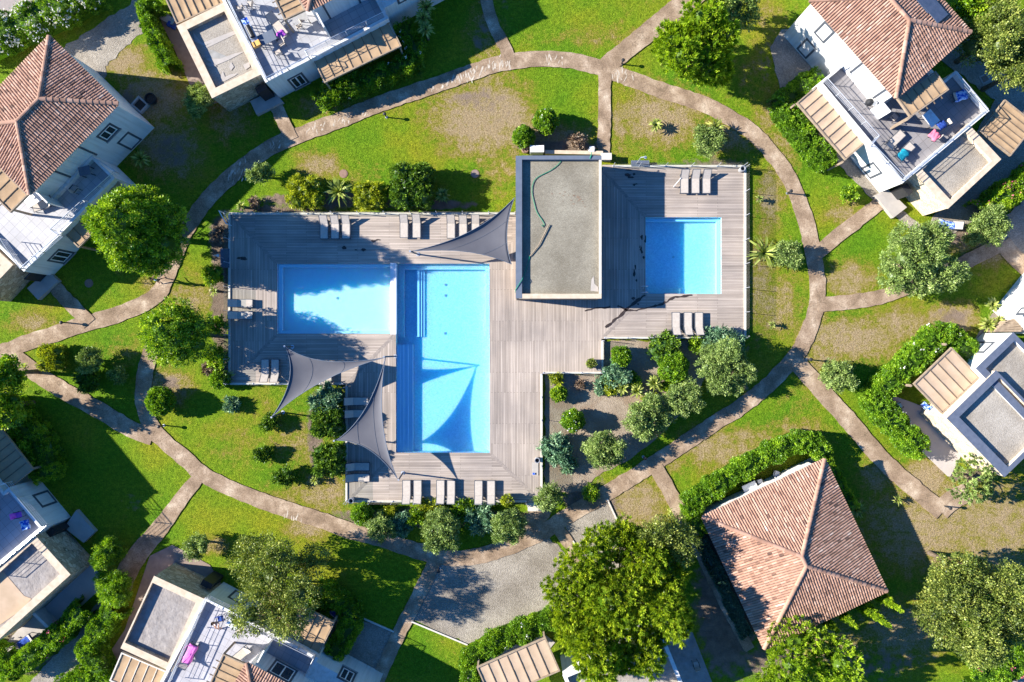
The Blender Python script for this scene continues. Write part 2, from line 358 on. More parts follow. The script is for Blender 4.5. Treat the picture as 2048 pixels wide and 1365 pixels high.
def link(name, me, parent=None, o0=None):
    o = bpy.data.objects.new(name, me); COL.objects.link(o)
    if parent is not None: o.parent = parent; ORG[o] = ORG.get(parent, np.zeros(3))
    else:
        if o0 is not None: o.location = o0
        ORG[o] = np.array(o0 if o0 is not None else (0,0,0), float)
    return o
def quads_mesh(name, V, tint, mat, n=4):
    """numpy vertex array of stacked n-gons -> mesh"""
    me = bpy.data.meshes.new(name); nv = len(V); nf = nv//n
    me.vertices.add(nv); me.loops.add(nv); me.polygons.add(nf)
    me.vertices.foreach_set('co', V.astype(np.float32).ravel())
    me.loops.foreach_set('vertex_index', np.arange(nv, dtype=np.int32))
    me.polygons.foreach_set('loop_start', np.arange(0, nv, n, dtype=np.int32))
    me.polygons.foreach_set('loop_total', np.full(nf, n, dtype=np.int32))
    me.update(calc_edges=True)
    a = me.attributes.new('tint', 'FLOAT', 'POINT'); a.data.foreach_set('value', np.clip(tint, 0, 1).astype(np.float32))
    me.materials.append(mat); return me
def struct(o, kind='structure', label=None):
    o['kind'] = kind
    if label: o['label'] = label
    return o
def copy_tree(o, parent=None):
    c = o.copy(); COL.objects.link(c)
    if parent is not None: c.parent = parent
    for ch in o.children: copy_tree(ch, c)
    return c

# ------------------------------------------------------------------ light, camera
SUN_EL = math.radians(26.8); az = math.radians(6.3)
d = Vector((math.cos(az)*math.cos(SUN_EL), -math.sin(az)*math.cos(SUN_EL), -math.sin(SUN_EL)))   # travel of sunlight
w = bpy.data.worlds.new('World'); SC.world = w; w.use_nodes = True
nt = w.node_tree; bg = nt.nodes['Background']
sky = nd(nt, 'ShaderNodeTexSky', sky_type='NISHITA'); sky.sun_disc = False; sky.sun_elevation = SUN_EL
sky.sun_rotation = math.atan2(-d.x, -d.y); sky.ozone_density = 4.0; sky.air_density = 1.2; sky.dust_density = .3
nt.links.new(mixc(nt, 1, sky.outputs[0], (.26, .63, 1.05), 'MULTIPLY'), bg.inputs[0]); bg.inputs[1].default_value = .074
sl = bpy.data.lights.new('sun', 'SUN'); sl.energy = 5.0; sl.angle = math.radians(.5); sl.color = (1, .94, .84)
so = bpy.data.objects.new('sun', sl); COL.objects.link(so); so.rotation_euler = d.to_track_quat('-Z', 'Y').to_euler(); so.location = (-40, 5, 40)
cd = bpy.data.cameras.new('camera'); cam = bpy.data.objects.new('camera', cd); COL.objects.link(cam)
cam.location = (0, 0, CAMH); cam.rotation_euler = (0, 0, 0); cd.sensor_width = 36; cd.lens = 36*CAMH/(2048/PXM); cd.clip_end = 2000
SC.camera = cam
SC.view_settings.view_transform = 'Standard'; SC.view_settings.look = 'None'; SC.view_settings.gamma = 1; SC.view_settings.exposure = 1.45
SC.cycles.max_bounces = 6; SC.cycles.transparent_max_bounces = 12; SC.cycles.diffuse_bounces = 2; SC.cycles.caustics_reflective = False; SC.cycles.caustics_refractive = False
SC.cycles.use_denoising = True
# ------------------------------------------------------------------ vegetation
def unit(a): return a/np.maximum(np.linalg.norm(a, axis=-1, keepdims=True), 1e-9)
def leaf_quads(c, dirn, l, wd, r):
    n = len(c); l = np.broadcast_to(np.asarray(l, float).reshape(-1, 1), (n, 1)); wd = np.broadcast_to(np.asarray(wd, float).reshape(-1, 1), (n, 1))
    s = unit(np.cross(dirn, r.normal(size=(n, 3))))
    V = np.empty((n, 4, 3)); V[:, 0] = c-dirn*l/2; V[:, 1] = c+s*wd/2+dirn*l*.08; V[:, 2] = c+dirn*l/2; V[:, 3] = c-s*wd/2+dirn*l*.08
    return V.reshape(-1, 3)
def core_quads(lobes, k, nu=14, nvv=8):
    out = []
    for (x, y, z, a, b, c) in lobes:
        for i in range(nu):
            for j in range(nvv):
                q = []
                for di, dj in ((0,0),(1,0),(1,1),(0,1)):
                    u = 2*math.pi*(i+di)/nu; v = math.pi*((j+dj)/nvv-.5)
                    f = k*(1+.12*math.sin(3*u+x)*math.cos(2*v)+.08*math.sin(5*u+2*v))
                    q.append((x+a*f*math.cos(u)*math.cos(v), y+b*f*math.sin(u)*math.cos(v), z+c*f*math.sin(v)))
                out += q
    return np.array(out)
def crown(lobes, nclump, per, cr, leaf, mat, seed, shell=.75, core=0, up=.25, tuft=0, zmin=None, name='crown', lean=None, var=.55, ds=1.0):
    """foliage: clumps of leaves spread through the outer shell of ellipsoid lobes (x,y,z,rx,ry,rz)"""
    r = np.random.default_rng(seed); L_ = np.array(lobes, float)
    area = (L_[:, 3]*L_[:, 4]+L_[:, 3]*L_[:, 5]+L_[:, 4]*L_[:, 5]); nclump = int(nclump*ds)
    k = r.choice(len(L_), nclump, p=area/area.sum())
    dr = r.normal(size=(nclump, 3)); dr[:, 2] += .35; dr = unit(dr)
    rad = shell+(1-shell)*r.random(nclump)**.6
    rad *= 1+.06*np.sin(dr[:, 0]*6+seed)+.05*np.sin(dr[:, 1]*7+seed*2)
    cc = L_[k, :3]+dr*L_[k, 3:]*rad[:, None]
    # drop clumps buried well inside other lobes
    keep = np.ones(nclump, bool)
    for i, lb in enumerate(L_):
        q = (cc-lb[:3])/lb[3:]; keep &= ~(((q**2).sum(1) < .5) & (k != i))
    if zmin is not None: keep &= cc[:, 2] > zmin
    cc, dr = cc[keep], dr[keep]; n = len(cc)
    ct = r.random(n)
    off = r.normal(size=(n, per, 3)); off = unit(off)*(r.random((n, per, 1))**(.5 if not tuft else 1))
    if tuft:  # needles radiating from the clump's centre
        c = cc[:, None]+off*cr*.45; dn = unit(off+dr[:, None]*.7+np.array([0, 0, up]))
    else:
        c = cc[:, None]+off*cr*np.array([1, 1, .8]); dn = unit(off*.6+dr[:, None]*.6+r.normal(size=(n, per, 3))*.55+np.array([0, 0, up]))
    t = np.clip(.5+(ct[:, None]-.5)*var*1.3+(r.random((n, per))-.5)*.6, 0, 1)
    c = c.reshape(-1, 3); dn = dn.reshape(-1, 3); N = len(c)
    sz = (.6+.7*r.random(N))
    V = leaf_quads(c, dn, leaf[0]*sz, leaf[1]*sz, r); T = np.repeat(t.ravel(), 4)
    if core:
        cv = core_quads(lobes, core); V = np.concatenate([V, cv]); T = np.concatenate([T, np.full(len(cv), .12)])  # core tinted dark in place of the shade deep inside the crown
    return quads_mesh(name, V, T, mat)
def sub_lobes(r, h0, h1, n, seed, k=.5, spread=.62):
    """main mass and uneven secondary masses"""
    g = np.random.default_rng(seed); zc = (h0+h1)/2; rz = (h1-h0)/2
    lb = [(0, 0, zc, r*.78, r*.78, rz*.85)]
    for i in range(n):
        a = 2*math.pi*(i+g.random()*.8)/n; q = r*spread*(.8+.35*g.random()); s = r*k*(.75+.45*g.random())
        lb.append((q*math.cos(a), q*math.sin(a), zc+rz*(g.random()-.4)*1.05, s, s, min(s, rz*.8)))
    return lb
def dome_lobes(r, z0, z1, n, seed):
    g = np.random.default_rng(seed); h = z1-z0
    lb = [(0, 0, z0+.42*h, r*.82, r*.82, h*.40), (0, 0, z0+.64*h, r*.60, r*.60, h*.36)]
    for i in range(n):
        a = 2*math.pi*(i+g.random()*.6)/n; lb.append((r*.66*math.cos(a), r*.66*math.sin(a), z0+h*(.30+.12*g.random()), r*.36, r*.36, h*.22))
    for i in range(n//2):
        a = 2*math.pi*(i+g.random()*.6)/(n//2); lb.append((r*.42*math.cos(a), r*.42*math.sin(a), z0+h*(.58+.12*g.random()), r*.3, r*.3, h*.18))
    return lb
def trunk_mb(lobes, h, r0, base_z=0, limbs=True):
    mb = MB(); top = (lobes[0][0]*.6, lobes[0][1]*.6, h)
    mb.tube([(0, 0, -.1), (0.03, .02, h*.45), top], [r0*1.25, r0*.85, r0*.35], 8)
    if limbs:
        for i, lb in enumerate(lobes[1:7]):
            z0 = h*(.4+.08*(i % 4)); mb.tube([(0.02, 0, z0), (lb[0]*.45, lb[1]*.45, (z0+lb[2])/2+.2), (lb[0]*.9, lb[1]*.9, lb[2]+.1)], [r0*.5, r0*.32, r0*.12], 6)
    return mb
def tree(name, px, py, zc, lobes, h, label, cat, mat, seed, nclump, per, cr, leaf, r0=.18, group=None, **kw):
    p = W(px, py, zc); p[2] = 0
    t = thing(name, p, label, cat, group)
    o = trunk_mb(lobes, h*.8, r0).build('trunk', M['bark'], None); o.parent = t; ORG[o] = ORG[t]
    link('crown', crown(lobes, nclump, per, cr, leaf, mat, seed, **kw), t)
    return t
PXr = lambda px, z: px*(CAMH-z)/CAMH/PXM

def shrub(name, px, py, rpx, h, label, kind, seed, cat='shrub', ry=None, rot=0, group=None, ds=1.0, base=0.0):
    zc = h*.6; r = PXr(rpx, zc); r2 = PXr(ry, zc) if ry else r
    p = W(px, py, zc); p[2] = base
    t = thing(name, p, label, cat, group, rz=rot)
    A = r*r2*10; g = np.random.default_rng(seed)
    if kind in ('ball', 'round'):
        lb = [(0, 0, h*.52, r*.93, r2*.93, h*.48)]
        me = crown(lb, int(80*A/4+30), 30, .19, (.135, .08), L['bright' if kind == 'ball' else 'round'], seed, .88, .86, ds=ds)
    elif kind == 'box':     # clipped dense conifer, blocky
        lb = [(sx*r*.42, sy*r2*.42, h*.5, r*.56, r2*.56, h*.5) for sx in (-1, 1) for sy in (-1, 1)]+[(0, 0, h*.52, r*.8, r2*.8, h*.5)]
        me = crown(lb, int(75*A/4+40), 22, .2, (.20, .075), L['conifer'], seed, .88, .86, up=.5, ds=ds)
    elif kind == 'gold':
        lb = [(sx*r*.4, sy*r2*.4, h*.5, r*.58, r2*.58, h*.5) for sx in (-1, 1) for sy in (-1, 1)]+[(0, 0, h*.55, r*.75, r2*.75, h*.5)]
        me = crown(lb, int(65*A/4+30), 26, .22, (.2, .06), L['gold'], seed, .8, .8, up=.6, ds=ds)
    elif kind == 'conifer':
        lb = sub_lobes(r, .1, h, 6, seed); me = crown(lb, int(50*A/4+30), 22, .24, (.24, .08), L['conifer'], seed, .75, .75, up=.5, ds=ds)
    elif kind == 'juniper':
        lb = sub_lobes(r, .05, h, 9, seed, .42, .7); me = crown(lb, int(45*A/4+25), 24, .26, (.34, .07), L['juniper'], seed, .6, .6, up=.3, ds=ds)
    elif kind == 'dry':
        lb = sub_lobes(r, .05, h, 7, seed, .42, .6); me = crown(lb, int(30*A/4+20), 20, .2, (.2, .07), L['dry'], seed, .6, .5, up=.4, ds=ds)
    elif kind == 'cream':
        lb = sub_lobes(r, .05, h, 5, seed, .42, .6); me = crown(lb, int(40*A/4+20), 20, .2, (.2, .08), L['dry'], seed, .6, .6, up=.4, ds=ds, var=1.2)
    elif kind == 'olive':
        lb = sub_lobes(r, .2, h, 7, seed, .42, .66); me = crown(lb, int(62*A/4+25), 36, .27, (.165, .06), L['olive'], seed, .5, .45, up=.2, ds=ds)
    elif kind == 'fluffy':
        lb = sub_lobes(r*1.05, .15, h, 7, seed, .4, .6); me = crown(lb, int(70*A/4+30), 30, .26, (.22, .045), L['bright'], seed, .6, .6, up=.35, ds=ds)
    elif kind == 'loose':
        lb = sub_lobes(r, .15, h, 8, seed, .42, .66); me = crown(lb, int(55*A/4+25), 28, .25, (.17, .08), L['round'], seed, .5, .5, up=.2, ds=ds)
    o = link('foliage', me, t)
    if kind in ('olive', 'loose', 'dry'):
        q = trunk_mb(lb, h*.7, .07+.012*h).build('trunk', M['bark']); q.parent = t
    if kind == 'ball' and g.random() < .45:
        V = leaf_quads(unit(g.normal(size=(26, 3))+np.array([0, 0, .8]))*np.array([r, r2, h*.5])*1.0+np.array([0, 0, h*.53]), unit(g.normal(size=(26, 3))), .12, .11, g)
        link('blossom', quads_mesh('blossom', V, np.full(len(V), .7), L['flower']), t)
    return t
def yucca(px, py, rpx, h, label, seed, mat='spiky', n=46, stem=True, name='yucca_plant', wd=.075, cat='plant', group=None, droop=.35):
    p = W(px, py, h*.6); p[2] = 0; r = PXr(rpx, h*.6); g = np.random.default_rng(seed)
    t = thing(name, p, label, cat, group)
    Vs = []; T = []
    for i in range(n):
        a = 2.4*i+g.random(); el = 1.25*(1-(i/n))**.7*(.6+.6*g.random()); l = r*(.8+.35*g.random())*(1 if el < .9 else .75)
        d0 = np.array([math.cos(a)*math.cos(el), math.sin(a)*math.cos(el), math.sin(el)]); s = np.array([-math.sin(a), math.cos(a), 0])*wd
        b0 = np.array([0, 0, h*.55]); m = b0+d0*l*.55; e = b0+d0*l+np.array([0, 0, -droop*l*math.cos(el)])
        Vs += [b0-s*.5, m-s, m+s, b0+s*.5, m-s, e-s*.12, e+s*.12, m+s]; tt = g.random(); T += [tt*.8, tt, tt, tt*.8, tt, min(1, tt+.3), min(1, tt+.3), tt]
    link('leaves', quads_mesh('leaves', np.array(Vs), np.array(T), L[mat]), t)
    if stem:
        mb = MB(); mb.tube([(0, 0, -.05), (0, 0, h*.6)], [.12, .09], 8); o = mb.build('stem', M['bark']); o.parent = t
    return t
def hedge(pts, wpx, h, label, seed, mat='bright', zc=.8, flowers=None, dens=1.0, name='hedge', group=None, leaf=(.125, .07)):
    P = [W(a, b, zc) for a, b in pts]; hw = PXr(wpx, zc)/2
    org = P[0].copy(); org[2] = 0; t = thing(name, org, label, 'hedge', group); g = np.random.default_rng(seed)
    C = []; N = []; CV = []
    for a, b in zip(P[:-1], P[1:]):
        a = a-org; b = b-org; a[2] = b[2] = 0; ln = np.linalg.norm(b-a); dr = (b-a)/ln; nn = np.array([-dr[1], dr[0], 0])
        n = int(ln*170*dens*(hw/.8)**.5)
        s = g.random(n)*(ln+hw*.8)-hw*.4; q = g.random(n)*math.pi*1.3-.15*math.pi   # round the profile
        wob = 1+.14*np.sin(s*2.1+seed)+.09*np.sin(s*4.7+2*seed+q*2)
        cx, cz = np.cos(q), np.sin(q); ex = np.sign(cx)*np.abs(cx)**.6; ez = np.sign(cz)*np.abs(cz)**.6
        o = dr*s[:, None]+nn*(ex*hw*wob)[:, None]+np.array([0, 0, 1])*(h*.5+ez*h*.5*wob)[:, None]
        C.append(a+o); N.append(nn*cx[:, None]+np.array([0, 0, 1])*cz[:, None])
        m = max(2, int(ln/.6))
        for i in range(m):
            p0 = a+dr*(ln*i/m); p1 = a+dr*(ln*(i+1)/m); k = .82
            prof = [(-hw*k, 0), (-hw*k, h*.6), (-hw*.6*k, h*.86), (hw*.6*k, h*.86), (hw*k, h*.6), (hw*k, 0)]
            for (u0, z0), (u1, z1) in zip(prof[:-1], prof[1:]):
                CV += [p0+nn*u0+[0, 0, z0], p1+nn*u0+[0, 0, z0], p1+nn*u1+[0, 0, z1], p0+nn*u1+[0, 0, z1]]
    C = np.concatenate(C); N = np.concatenate(N)
    per = 16; n = len(C); ct = g.random(n)
    cl = np.sin(C[:, 0]*3.1+seed)*np.sin(C[:, 1]*2.7+1)*.25
    off = unit(g.normal(size=(n, per, 3)))*(g.random((n, per, 1))**.5)*.16
    c = (C[:, None]+off).reshape(-1, 3); dn = unit(off/.16*.6+N[:, None]*.6+g.normal(size=(n, per, 3))*.5+np.array([0, 0, .25])).reshape(-1, 3)
    tt = (np.clip(.5+cl, 0, 1)[:, None]+(ct[:, None]-.5)*.5+(g.random((n, per))-.5)*.5).ravel()
    sz = .7+.6*g.random(len(c)); V = leaf_quads(c, dn, leaf[0]*sz, leaf[1]*sz, g); T = np.repeat(tt, 4)
    CV = np.array(CV); link('foliage', quads_mesh('foliage', np.concatenate([V, CV]), np.concatenate([T, np.full(len(CV), .1)]), L[mat]), t)  # inner faces painted dark as the shade within the hedge
    if flowers:
        fm, nf = flowers; k = g.choice(n, nf); cp = C[k]+N[k]*.12+np.array([0, 0, .05]); m = 5
        c = (cp[:, None]+g.normal(size=(nf, m, 3))*.09).reshape(-1, 3)
        c = c[c[:, 2] > h*.5]
        V = leaf_quads(c, unit(g.normal(size=(len(c), 3))), .15, .14, g)
        link('blossom', quads_mesh('blossom', V, g.random(len(V)), L[fm]), t)
    return t

# ------------------------------------------------------------------ ground
DRY = [(975,235,110,75,1),(640,325,48,28,.9),(1060,180,34,44,.6),(1110,278,80,32,.9),(1330,235,85,62,.85),(1240,255,18,60,.6),(1450,275,70,35,.7),(1540,245,30,60,.5),
 (1180,72,110,22,.4),(960,60,45,60,.7),(1000,340,50,45,.5),(250,125,46,34,.9),(300,195,70,60,.85),(330,300,70,60,.8),(420,190,40,30,.5),(460,240,50,50,.6),
 (60,645,44,24,.6),(385,600,60,42,.55),(250,705,44,26,.5),(330,775,50,34,.85),(300,580,20,26,.5),(600,890,70,60,.5),(650,985,60,36,.7),(560,1000,60,30,.45),
 (615,1055,44,22,.7),(432,1088,30,18,.8),(1275,1010,60,52,.85),(1450,900,95,42,.7),(1340,930,40,30,.4),(1490,880,60,30,.7),(1700,680,115,48,.85),(1640,700,50,60,.6),
 (1800,650,90,34,.7),(1905,640,55,34,.95),(1700,555,48,40,.8),(1560,620,44,85,.6),(1540,400,26,70,.7),(1520,560,24,120,.6),(1690,425,34,28,.7),(1880,1050,150,105,.8),
 (1990,1060,95,110,.8),(1850,960,44,44,.95),(1755,950,40,36,.7),(1985,490,45,40,.95),(1650,1290,110,60,.7),(1800,1265,90,60,.75),(1780,1000,36,60,.4),
 (1570,745,30,20,.2),(1600,800,50,60,.25),(1590,865,60,30,.6),(700,215,80,16,.5),(630,215,40,20,.6),(1720,300,20,30,.5),(1575,300,30,40,.6),(1390,700,20,20,.5),
 (1540,40,40,60,.3),(1500,150,44,50,.35),(480,890,60,40,.25),(520,820,60,40,.2),(720,340,60,40,.3),(1070,360,30,40,.3),(1900,340,20,40,.5),(1950,500,60,40,.5),(450,1010,60,30,-.3),
 (1740,80,30,30,.1),(1800,1100,60,40,.6),(1740,1040,44,60,.35),(300,900,60,60,-.5),(150,950,80,80,-.2),(470,1040,70,40,-.5),(1450,800,60,40,-.4),(1560,700,26,40,-.3),
 (820,1180,80,50,-.4),(1110,170,60,60,-.5),(720,290,120,40,-.35),(1100,30,90,40,-.2),(900,60,60,60,-.4),(1660,120,30,60,-.2),(1720,480,60,40,-.15)]
EARTH = [(955,200,70,36,.5),(1000,225,40,40,.35),(442,480,22,50,1.1),(440,600,20,110,1.0),(442,720,22,40,1.0),(345,300,50,50,.55),(255,205,40,36,.6),(1455,1200,60,150,1.1),(1540,1320,80,50,.7),(1530,120,18,60,.5),(1600,100,24,40,.4),
 (870,1035,200,18,1.1),(1180,1010,60,50,.9),(1230,1050,60,40,.4),(680,400,160,14,1.1),(850,410,110,10,.9),(630,860,18,90,.8),(1120,295,90,14,.9),(560,420,120,8,.8),
 (1620,400,20,30,.2),(620,1300,40,60,.6),(1905,635,44,26,.6),(960,70,24,50,.5),(1000,30,60,40,.35),(340,775,34,24,.6),(262,1005,34,24,.42),(60,1290,60,60,.8),(1430,330,70,20,.6),(1460,740,50,60,.6),
 (1760,1330,120,40,.5),(1930,950,60,24,.6),(1010,1265,100,24,.8),(290,95,20,30,.3),(380,120,20,60,.6),(1900,470,50,24,.9),(2030,500,40,30,.6)]
def build_ground():
    fine = np.arange(-52, 52.01, .25); fy = np.arange(-36, 36.01, .25)
    co = np.array([55, 60, 70, 90, 130, 200, 320, 500.]); cy_ = np.array([40, 48, 60, 90, 140, 220, 350, 500.])
    X = np.concatenate([-co[::-1], fine, co]); Y = np.concatenate([-cy_[::-1], fy, cy_])
    nx, ny = len(X), len(Y); gx, gy = np.meshgrid(X, Y, indexing='ij')
    V = np.stack([gx, gy, np.zeros_like(gx)], -1).reshape(-1, 3)
    px = gx.ravel()*PXM+CX; py = CY-gy.ravel()*PXM
    dry = np.zeros(len(px)); er = np.zeros(len(px))
    for dst, lst in ((dry, [(*q[:4], q[4]*.9) for q in DRY]), (er, EARTH)):
        for (a, b, rx, ry, s) in lst:
            q = ((px-a)/rx)**2+((py-b)/ry)**2; f = np.clip(1.35-q**.5*.85, 0, 1)*s
            if s > 0: np.maximum(dst, f, out=dst)
            else: dst += f
    i, j = np.meshgrid(np.arange(nx-1), np.arange(ny-1), indexing='ij')
    a = (i*ny+j).ravel(); F = np.stack([a, a+ny, a+ny+1, a+1], -1)
    cx = (X[:-1]+X[1:])/2*PXM+CX; cyy = CY-(Y[:-1]+Y[1:])/2*PXM
    cxx, cy2 = np.meshgrid(cx, cyy, indexing='ij'); cxx = cxx.ravel(); cy2 = cy2.ravel()
    hole = ((cxx > 545) & (cxx < 985) & (cy2 > 520) & (cy2 < 675)) | ((cxx > 785) & (cxx < 985) & (cy2 > 520) & (cy2 < 912)) | ((cxx > 1285) & (cxx < 1448) & (cy2 > 430) & (cy2 < 594))
    F = F[~hole]
    me = bpy.data.meshes.new('ground'); me.vertices.add(len(V)); me.loops.add(F.size); me.polygons.add(len(F))
    me.vertices.foreach_set('co', V.astype(np.float32).ravel()); me.loops.foreach_set('vertex_index', F.astype(np.int32).ravel())
    me.polygons.foreach_set('loop_start', np.arange(0, F.size, 4, dtype=np.int32)); me.polygons.foreach_set('loop_total', np.full(len(F), 4, np.int32)); me.update(calc_edges=True)
    for n, dd in (('dry', dry), ('earth', er)):
        at = me.attributes.new(n, 'FLOAT', 'POINT'); at.data.foreach_set('value', dd.astype(np.float32))
    me.materials.append(M['lawn']); struct(link('ground', me), label='green lawn with dry straw coloured patches and bare earth')
build_ground()
ZL = [.012]; PZ = []
def sheet(name, pts, mat, label=None, z=None, thick=None, kind='structure', jag=0):
    if z is None: ZL[0] += .0025; z = ZL[0]
    P = WL(pts, 0)
    if jag:
        Q = []; g = np.random.default_rng(int(abs(P[0][0])*100))
        for a, b in zip(P, P[1:]+P[:1]):
            n = max(2, int(np.linalg.norm(b-a)/.4))
            for k in range(n): q = a+(b-a)*k/n; Q.append(q+np.append(g.normal(size=2)*jag*(k > 0), 0))
        P = Q
    mb = MB(); mb.prism(P, -.06, z)
    return struct(mb.build(name, mat), kind, label)
def spline(pts, step=14):
    P = [np.array(p, float) for p in pts]; P = [2*P[0]-P[1]]+P+[2*P[-1]-P[-2]]; out = []
    for i in range(1, len(P)-2):
        n = max(1, int(np.linalg.norm(P[i+1]-P[i])/step))
        for k in range(n):
            t = k/n; a, b, c, e = P[i-1:i+3]
            out.append(.5*((2*b)+(c-a)*t+(2*a-5*b+4*c-e)*t*t+(3*b-a-3*c+e)*t**3))
    out.append(P[-2]); return out
def path(pts, wpx, label, mat='path', name='path', z=None, seed=0, wob=1.3):
    S_ = spline(pts, 9); g = np.random.default_rng(len(pts)*7+int(pts[0][0])); Lp = []; Rp = []
    for i, p in enumerate(S_):
        d_ = S_[min(i+1, len(S_)-1)]-S_[max(i-1, 0)]; d_ = d_/np.linalg.norm(d_); n = np.array([-d_[1], d_[0]])
        w_ = (wpx[0]+(wpx[1]-wpx[0])*i/(len(S_)-1)) if isinstance(wpx, tuple) else wpx
        Lp.append(p+n*(w_/2+g.normal()*wob*.5)); Rp.append(p-n*(w_/2+g.normal()*wob*.5))
    if z is None: ZL[0] += .0025; z = ZL[0]
    PZ.append(z); mb = MB(); n = len(S_)
    vs = [W(*p, z) for p in Lp]+[W(*p, z) for p in Rp]+[W(*p, -.1) for p in Lp]+[W(*p, -.1) for p in Rp]
    fs = []
    for i in range(n-1): fs += [(i, i+1, n+i+1, n+i), (2*n+i, 2*n+i+1, i+1, i), (n+i, n+i+1, 3*n+i+1, 3*n+i)]
    fs += [(0, n, 3*n, 2*n), (n-1, 3*n-1, 4*n-1, 2*n-1)]
    mb.add(vs, fs); me = mb.build(name, M[mat]); bm_fix(me)
    return struct(me, label=label)
import bmesh
def bm_fix(o):
    b = bmesh.new(); b.from_mesh(o.data); bmesh.ops.recalc_face_normals(b, faces=b.faces); b.to_mesh(o.data); b.free()

# gravel and paved areas
sheet('road', [(-90,-60),(85,-60),(60,18),(20,38),(-90,75)], M['asphalt'], 'pinkish asphalt road beyond the flowering hedge')
sheet('road', [(1985,1378),(2055,1330),(2160,1280),(2160,1420),(1985,1420)], M['asphalt'], 'grey road corner beyond the hedge by the oak')
sheet('gravel', [(60,150),(130,95),(240,20),(288,-20),(330,-20),(292,20),(288,60),(262,88),(238,105),(215,132),(214,150),(195,170)], M['gravel'], 'grey gravel yard between the flowering hedge and the tiled house', jag=.12)
sheet('gravel', [(872,1128),(960,1112),(1035,1098),(1090,1066),(1128,1105),(1165,1180),(1150,1230),(1085,1222),(1015,1255),(935,1288),(885,1266),(826,1240),(850,1180)], M['gravel'], 'pale grey gravel clearing below the pool deck', jag=.1)
sheet('gravel', [(1130,1052),(1214,1000),(1232,1035),(1250,1075),(1290,1130),(1200,1140),(1160,1110)], M['gravel'], 'gravel patch beside the dry lawn square', jag=.05)
sheet('gravel', [(672,1225),(790,1262),(740,1365),(690,1420),(600,1420),(620,1330)], M['gravel'], 'shaded gravel yard beside the white house', jag=.04)
sheet('gravel_bed', [(1090,749),(1206,749),(1206,682),(1440,682),(1420,740),(1375,815),(1310,880),(1250,925),(1190,955),(1170,985),(1090,985)], M['gravelbed'], 'planting bed of grey gravel beside the pool deck', jag=.06)
sheet('gravel', [(60,1365),(150,1270),(205,1190),(235,1240),(200,1330),(250,1420),(60,1420)], M['gravel'], 'gravel drive between two hedges', jag=.06)
sheet('gravel', [(1840,20),(1990,90),(2120,140),(2120,420),(2048,345),(1975,425),(1900,470),(1860,450),(1930,300),(1990,200),(1880,120)], M['gravel'], 'shaded gravel drive behind the white house', jag=.05)
sheet('gravel', [(1975,475),(2012,430),(2060,395),(2120,380),(2120,640),(2070,560),(2025,505)], M['gravel'], 'gravel at the edge beside the olive', jag=.1)
sheet('gravel', [(1905,745),(1984,628),(2048,548),(2075,540),(2010,650),(1960,700)], M['gravel'], 'gravel strip along the white walls', jag=.05)
sheet('gravel', [(1540,95),(1562,60),(1580,60),(1755,385),(1840,450),(1830,466),(1740,395),(1640,290),(1560,180)], M['gravel'], 'gravel margin along the white house wall', jag=.06)
sheet('patio', [(300,1112),(345,1090),(420,1130),(450,1180),(220,1420),(190,1350),(250,1260)], M['pavers'], 'reddish paved forecourt beside the stone walled roof')
sheet('patio', [(1782,790),(1850,815),(1925,905),(1900,953),(1895,953),(1780,842)], M['lilac'], 'pale lilac concrete patio behind the hedge')
sheet('patio', [(1338,1225),(1376,1242),(1428,1375),(1330,1420),(1300,1290)], M['felt'], 'smooth shaded patio beside the big pine')  # felt grey darkens the pale concrete in place of the pine's shade
sheet('patio', [(950,1330),(1080,1262),(1110,1285),(1000,1420),(940,1420)], M['concrete'], 'patio behind the hedge under the pergola')
sheet('patio', [(1406,1030),(1640,905),(1660,940),(1430,1060)], M['lilac'], 'patio strip between hedge and tiled roof')
sheet('patio', [(340,30),(372,70),(440,205),(400,215),(345,90),(320,40)], M['pavers'], 'reddish paved strip beside the stone walled roof')
sheet('patio', [(80,1224),(182,1128),(215,1165),(110,1262)], M['lilac'], 'smooth shaded concrete yard below the stone walled house')
sheet('patio', [(10,1290),(75,1215),(110,1250),(60,1300),(25,1320)], M['concrete'], 'small sunken terrace behind the hedge')
sheet('ground_cover_bed', [(1395,1075),(1420,1065),(1510,1262),(1480,1280)], M['soil'], 'planted strip along the tiled roof')
# footpaths
PW = 32
path([(-30,716),(20,699),(60,683),(110,668),(160,651),(230,631),(290,606),(318,585),(330,560),(345,525),(362,480),(385,440),(405,412),(432,380),(480,338),(540,296),(600,270),(680,240),(760,208),(860,174),(940,146),(1000,127),(1060,119),(1120,119),(1170,127),(1230,147),(1320,180),(1400,206),(1460,236),(1508,268),(1548,312),(1578,356),(1598,402),(1614,452),(1628,515),(1634,560),(1634,605),(1622,650),(1600,700),(1578,727),(1535,772),(1480,815),(1420,853),(1340,907),(1270,952),(1200,995),(1140,1030),(1090,1062),(1040,1085),(980,1107),(930,1116),(880,1114),(820,1098),(760,1078),(700,1062),(640,1040),(560,1015),(480,985),(410,952),(370,918),(325,880),(300,848),(286,805),(288,760),(298,715),(315,675)], PW, 'long pale footpath looping round the pool garden')
path([(18,708),(60,738),(120,778),(200,822),(260,858),(305,875)], 34, 'straight path crossing the lower left lawn')
path([(395,958),(372,985),(345,1022),(315,1062),(285,1098),(262,1130),(240,1175)], (26,44), 'short path leading to the stone forecourt')
path([(968,-20),(985,45),(1005,85),(1020,120)], 24, 'narrow path running up from the loop')
path([(1212,132),(1250,102),(1300,62),(1350,22),(1400,-20)], (36,44), 'pale path running up beside the bright pine')
path([(1209,140),(1209,230),(1207,310)], 25, 'straight path down to the flat roofed pool house')
path([(1628,515),(1660,485),(1710,445),(1770,400)], 28, 'path leading to the white house entrance')
path([(1636,610),(1700,604),(1770,592),(1850,560),(1930,525),(2010,485)], 29, 'path passing beneath the big olive tree')
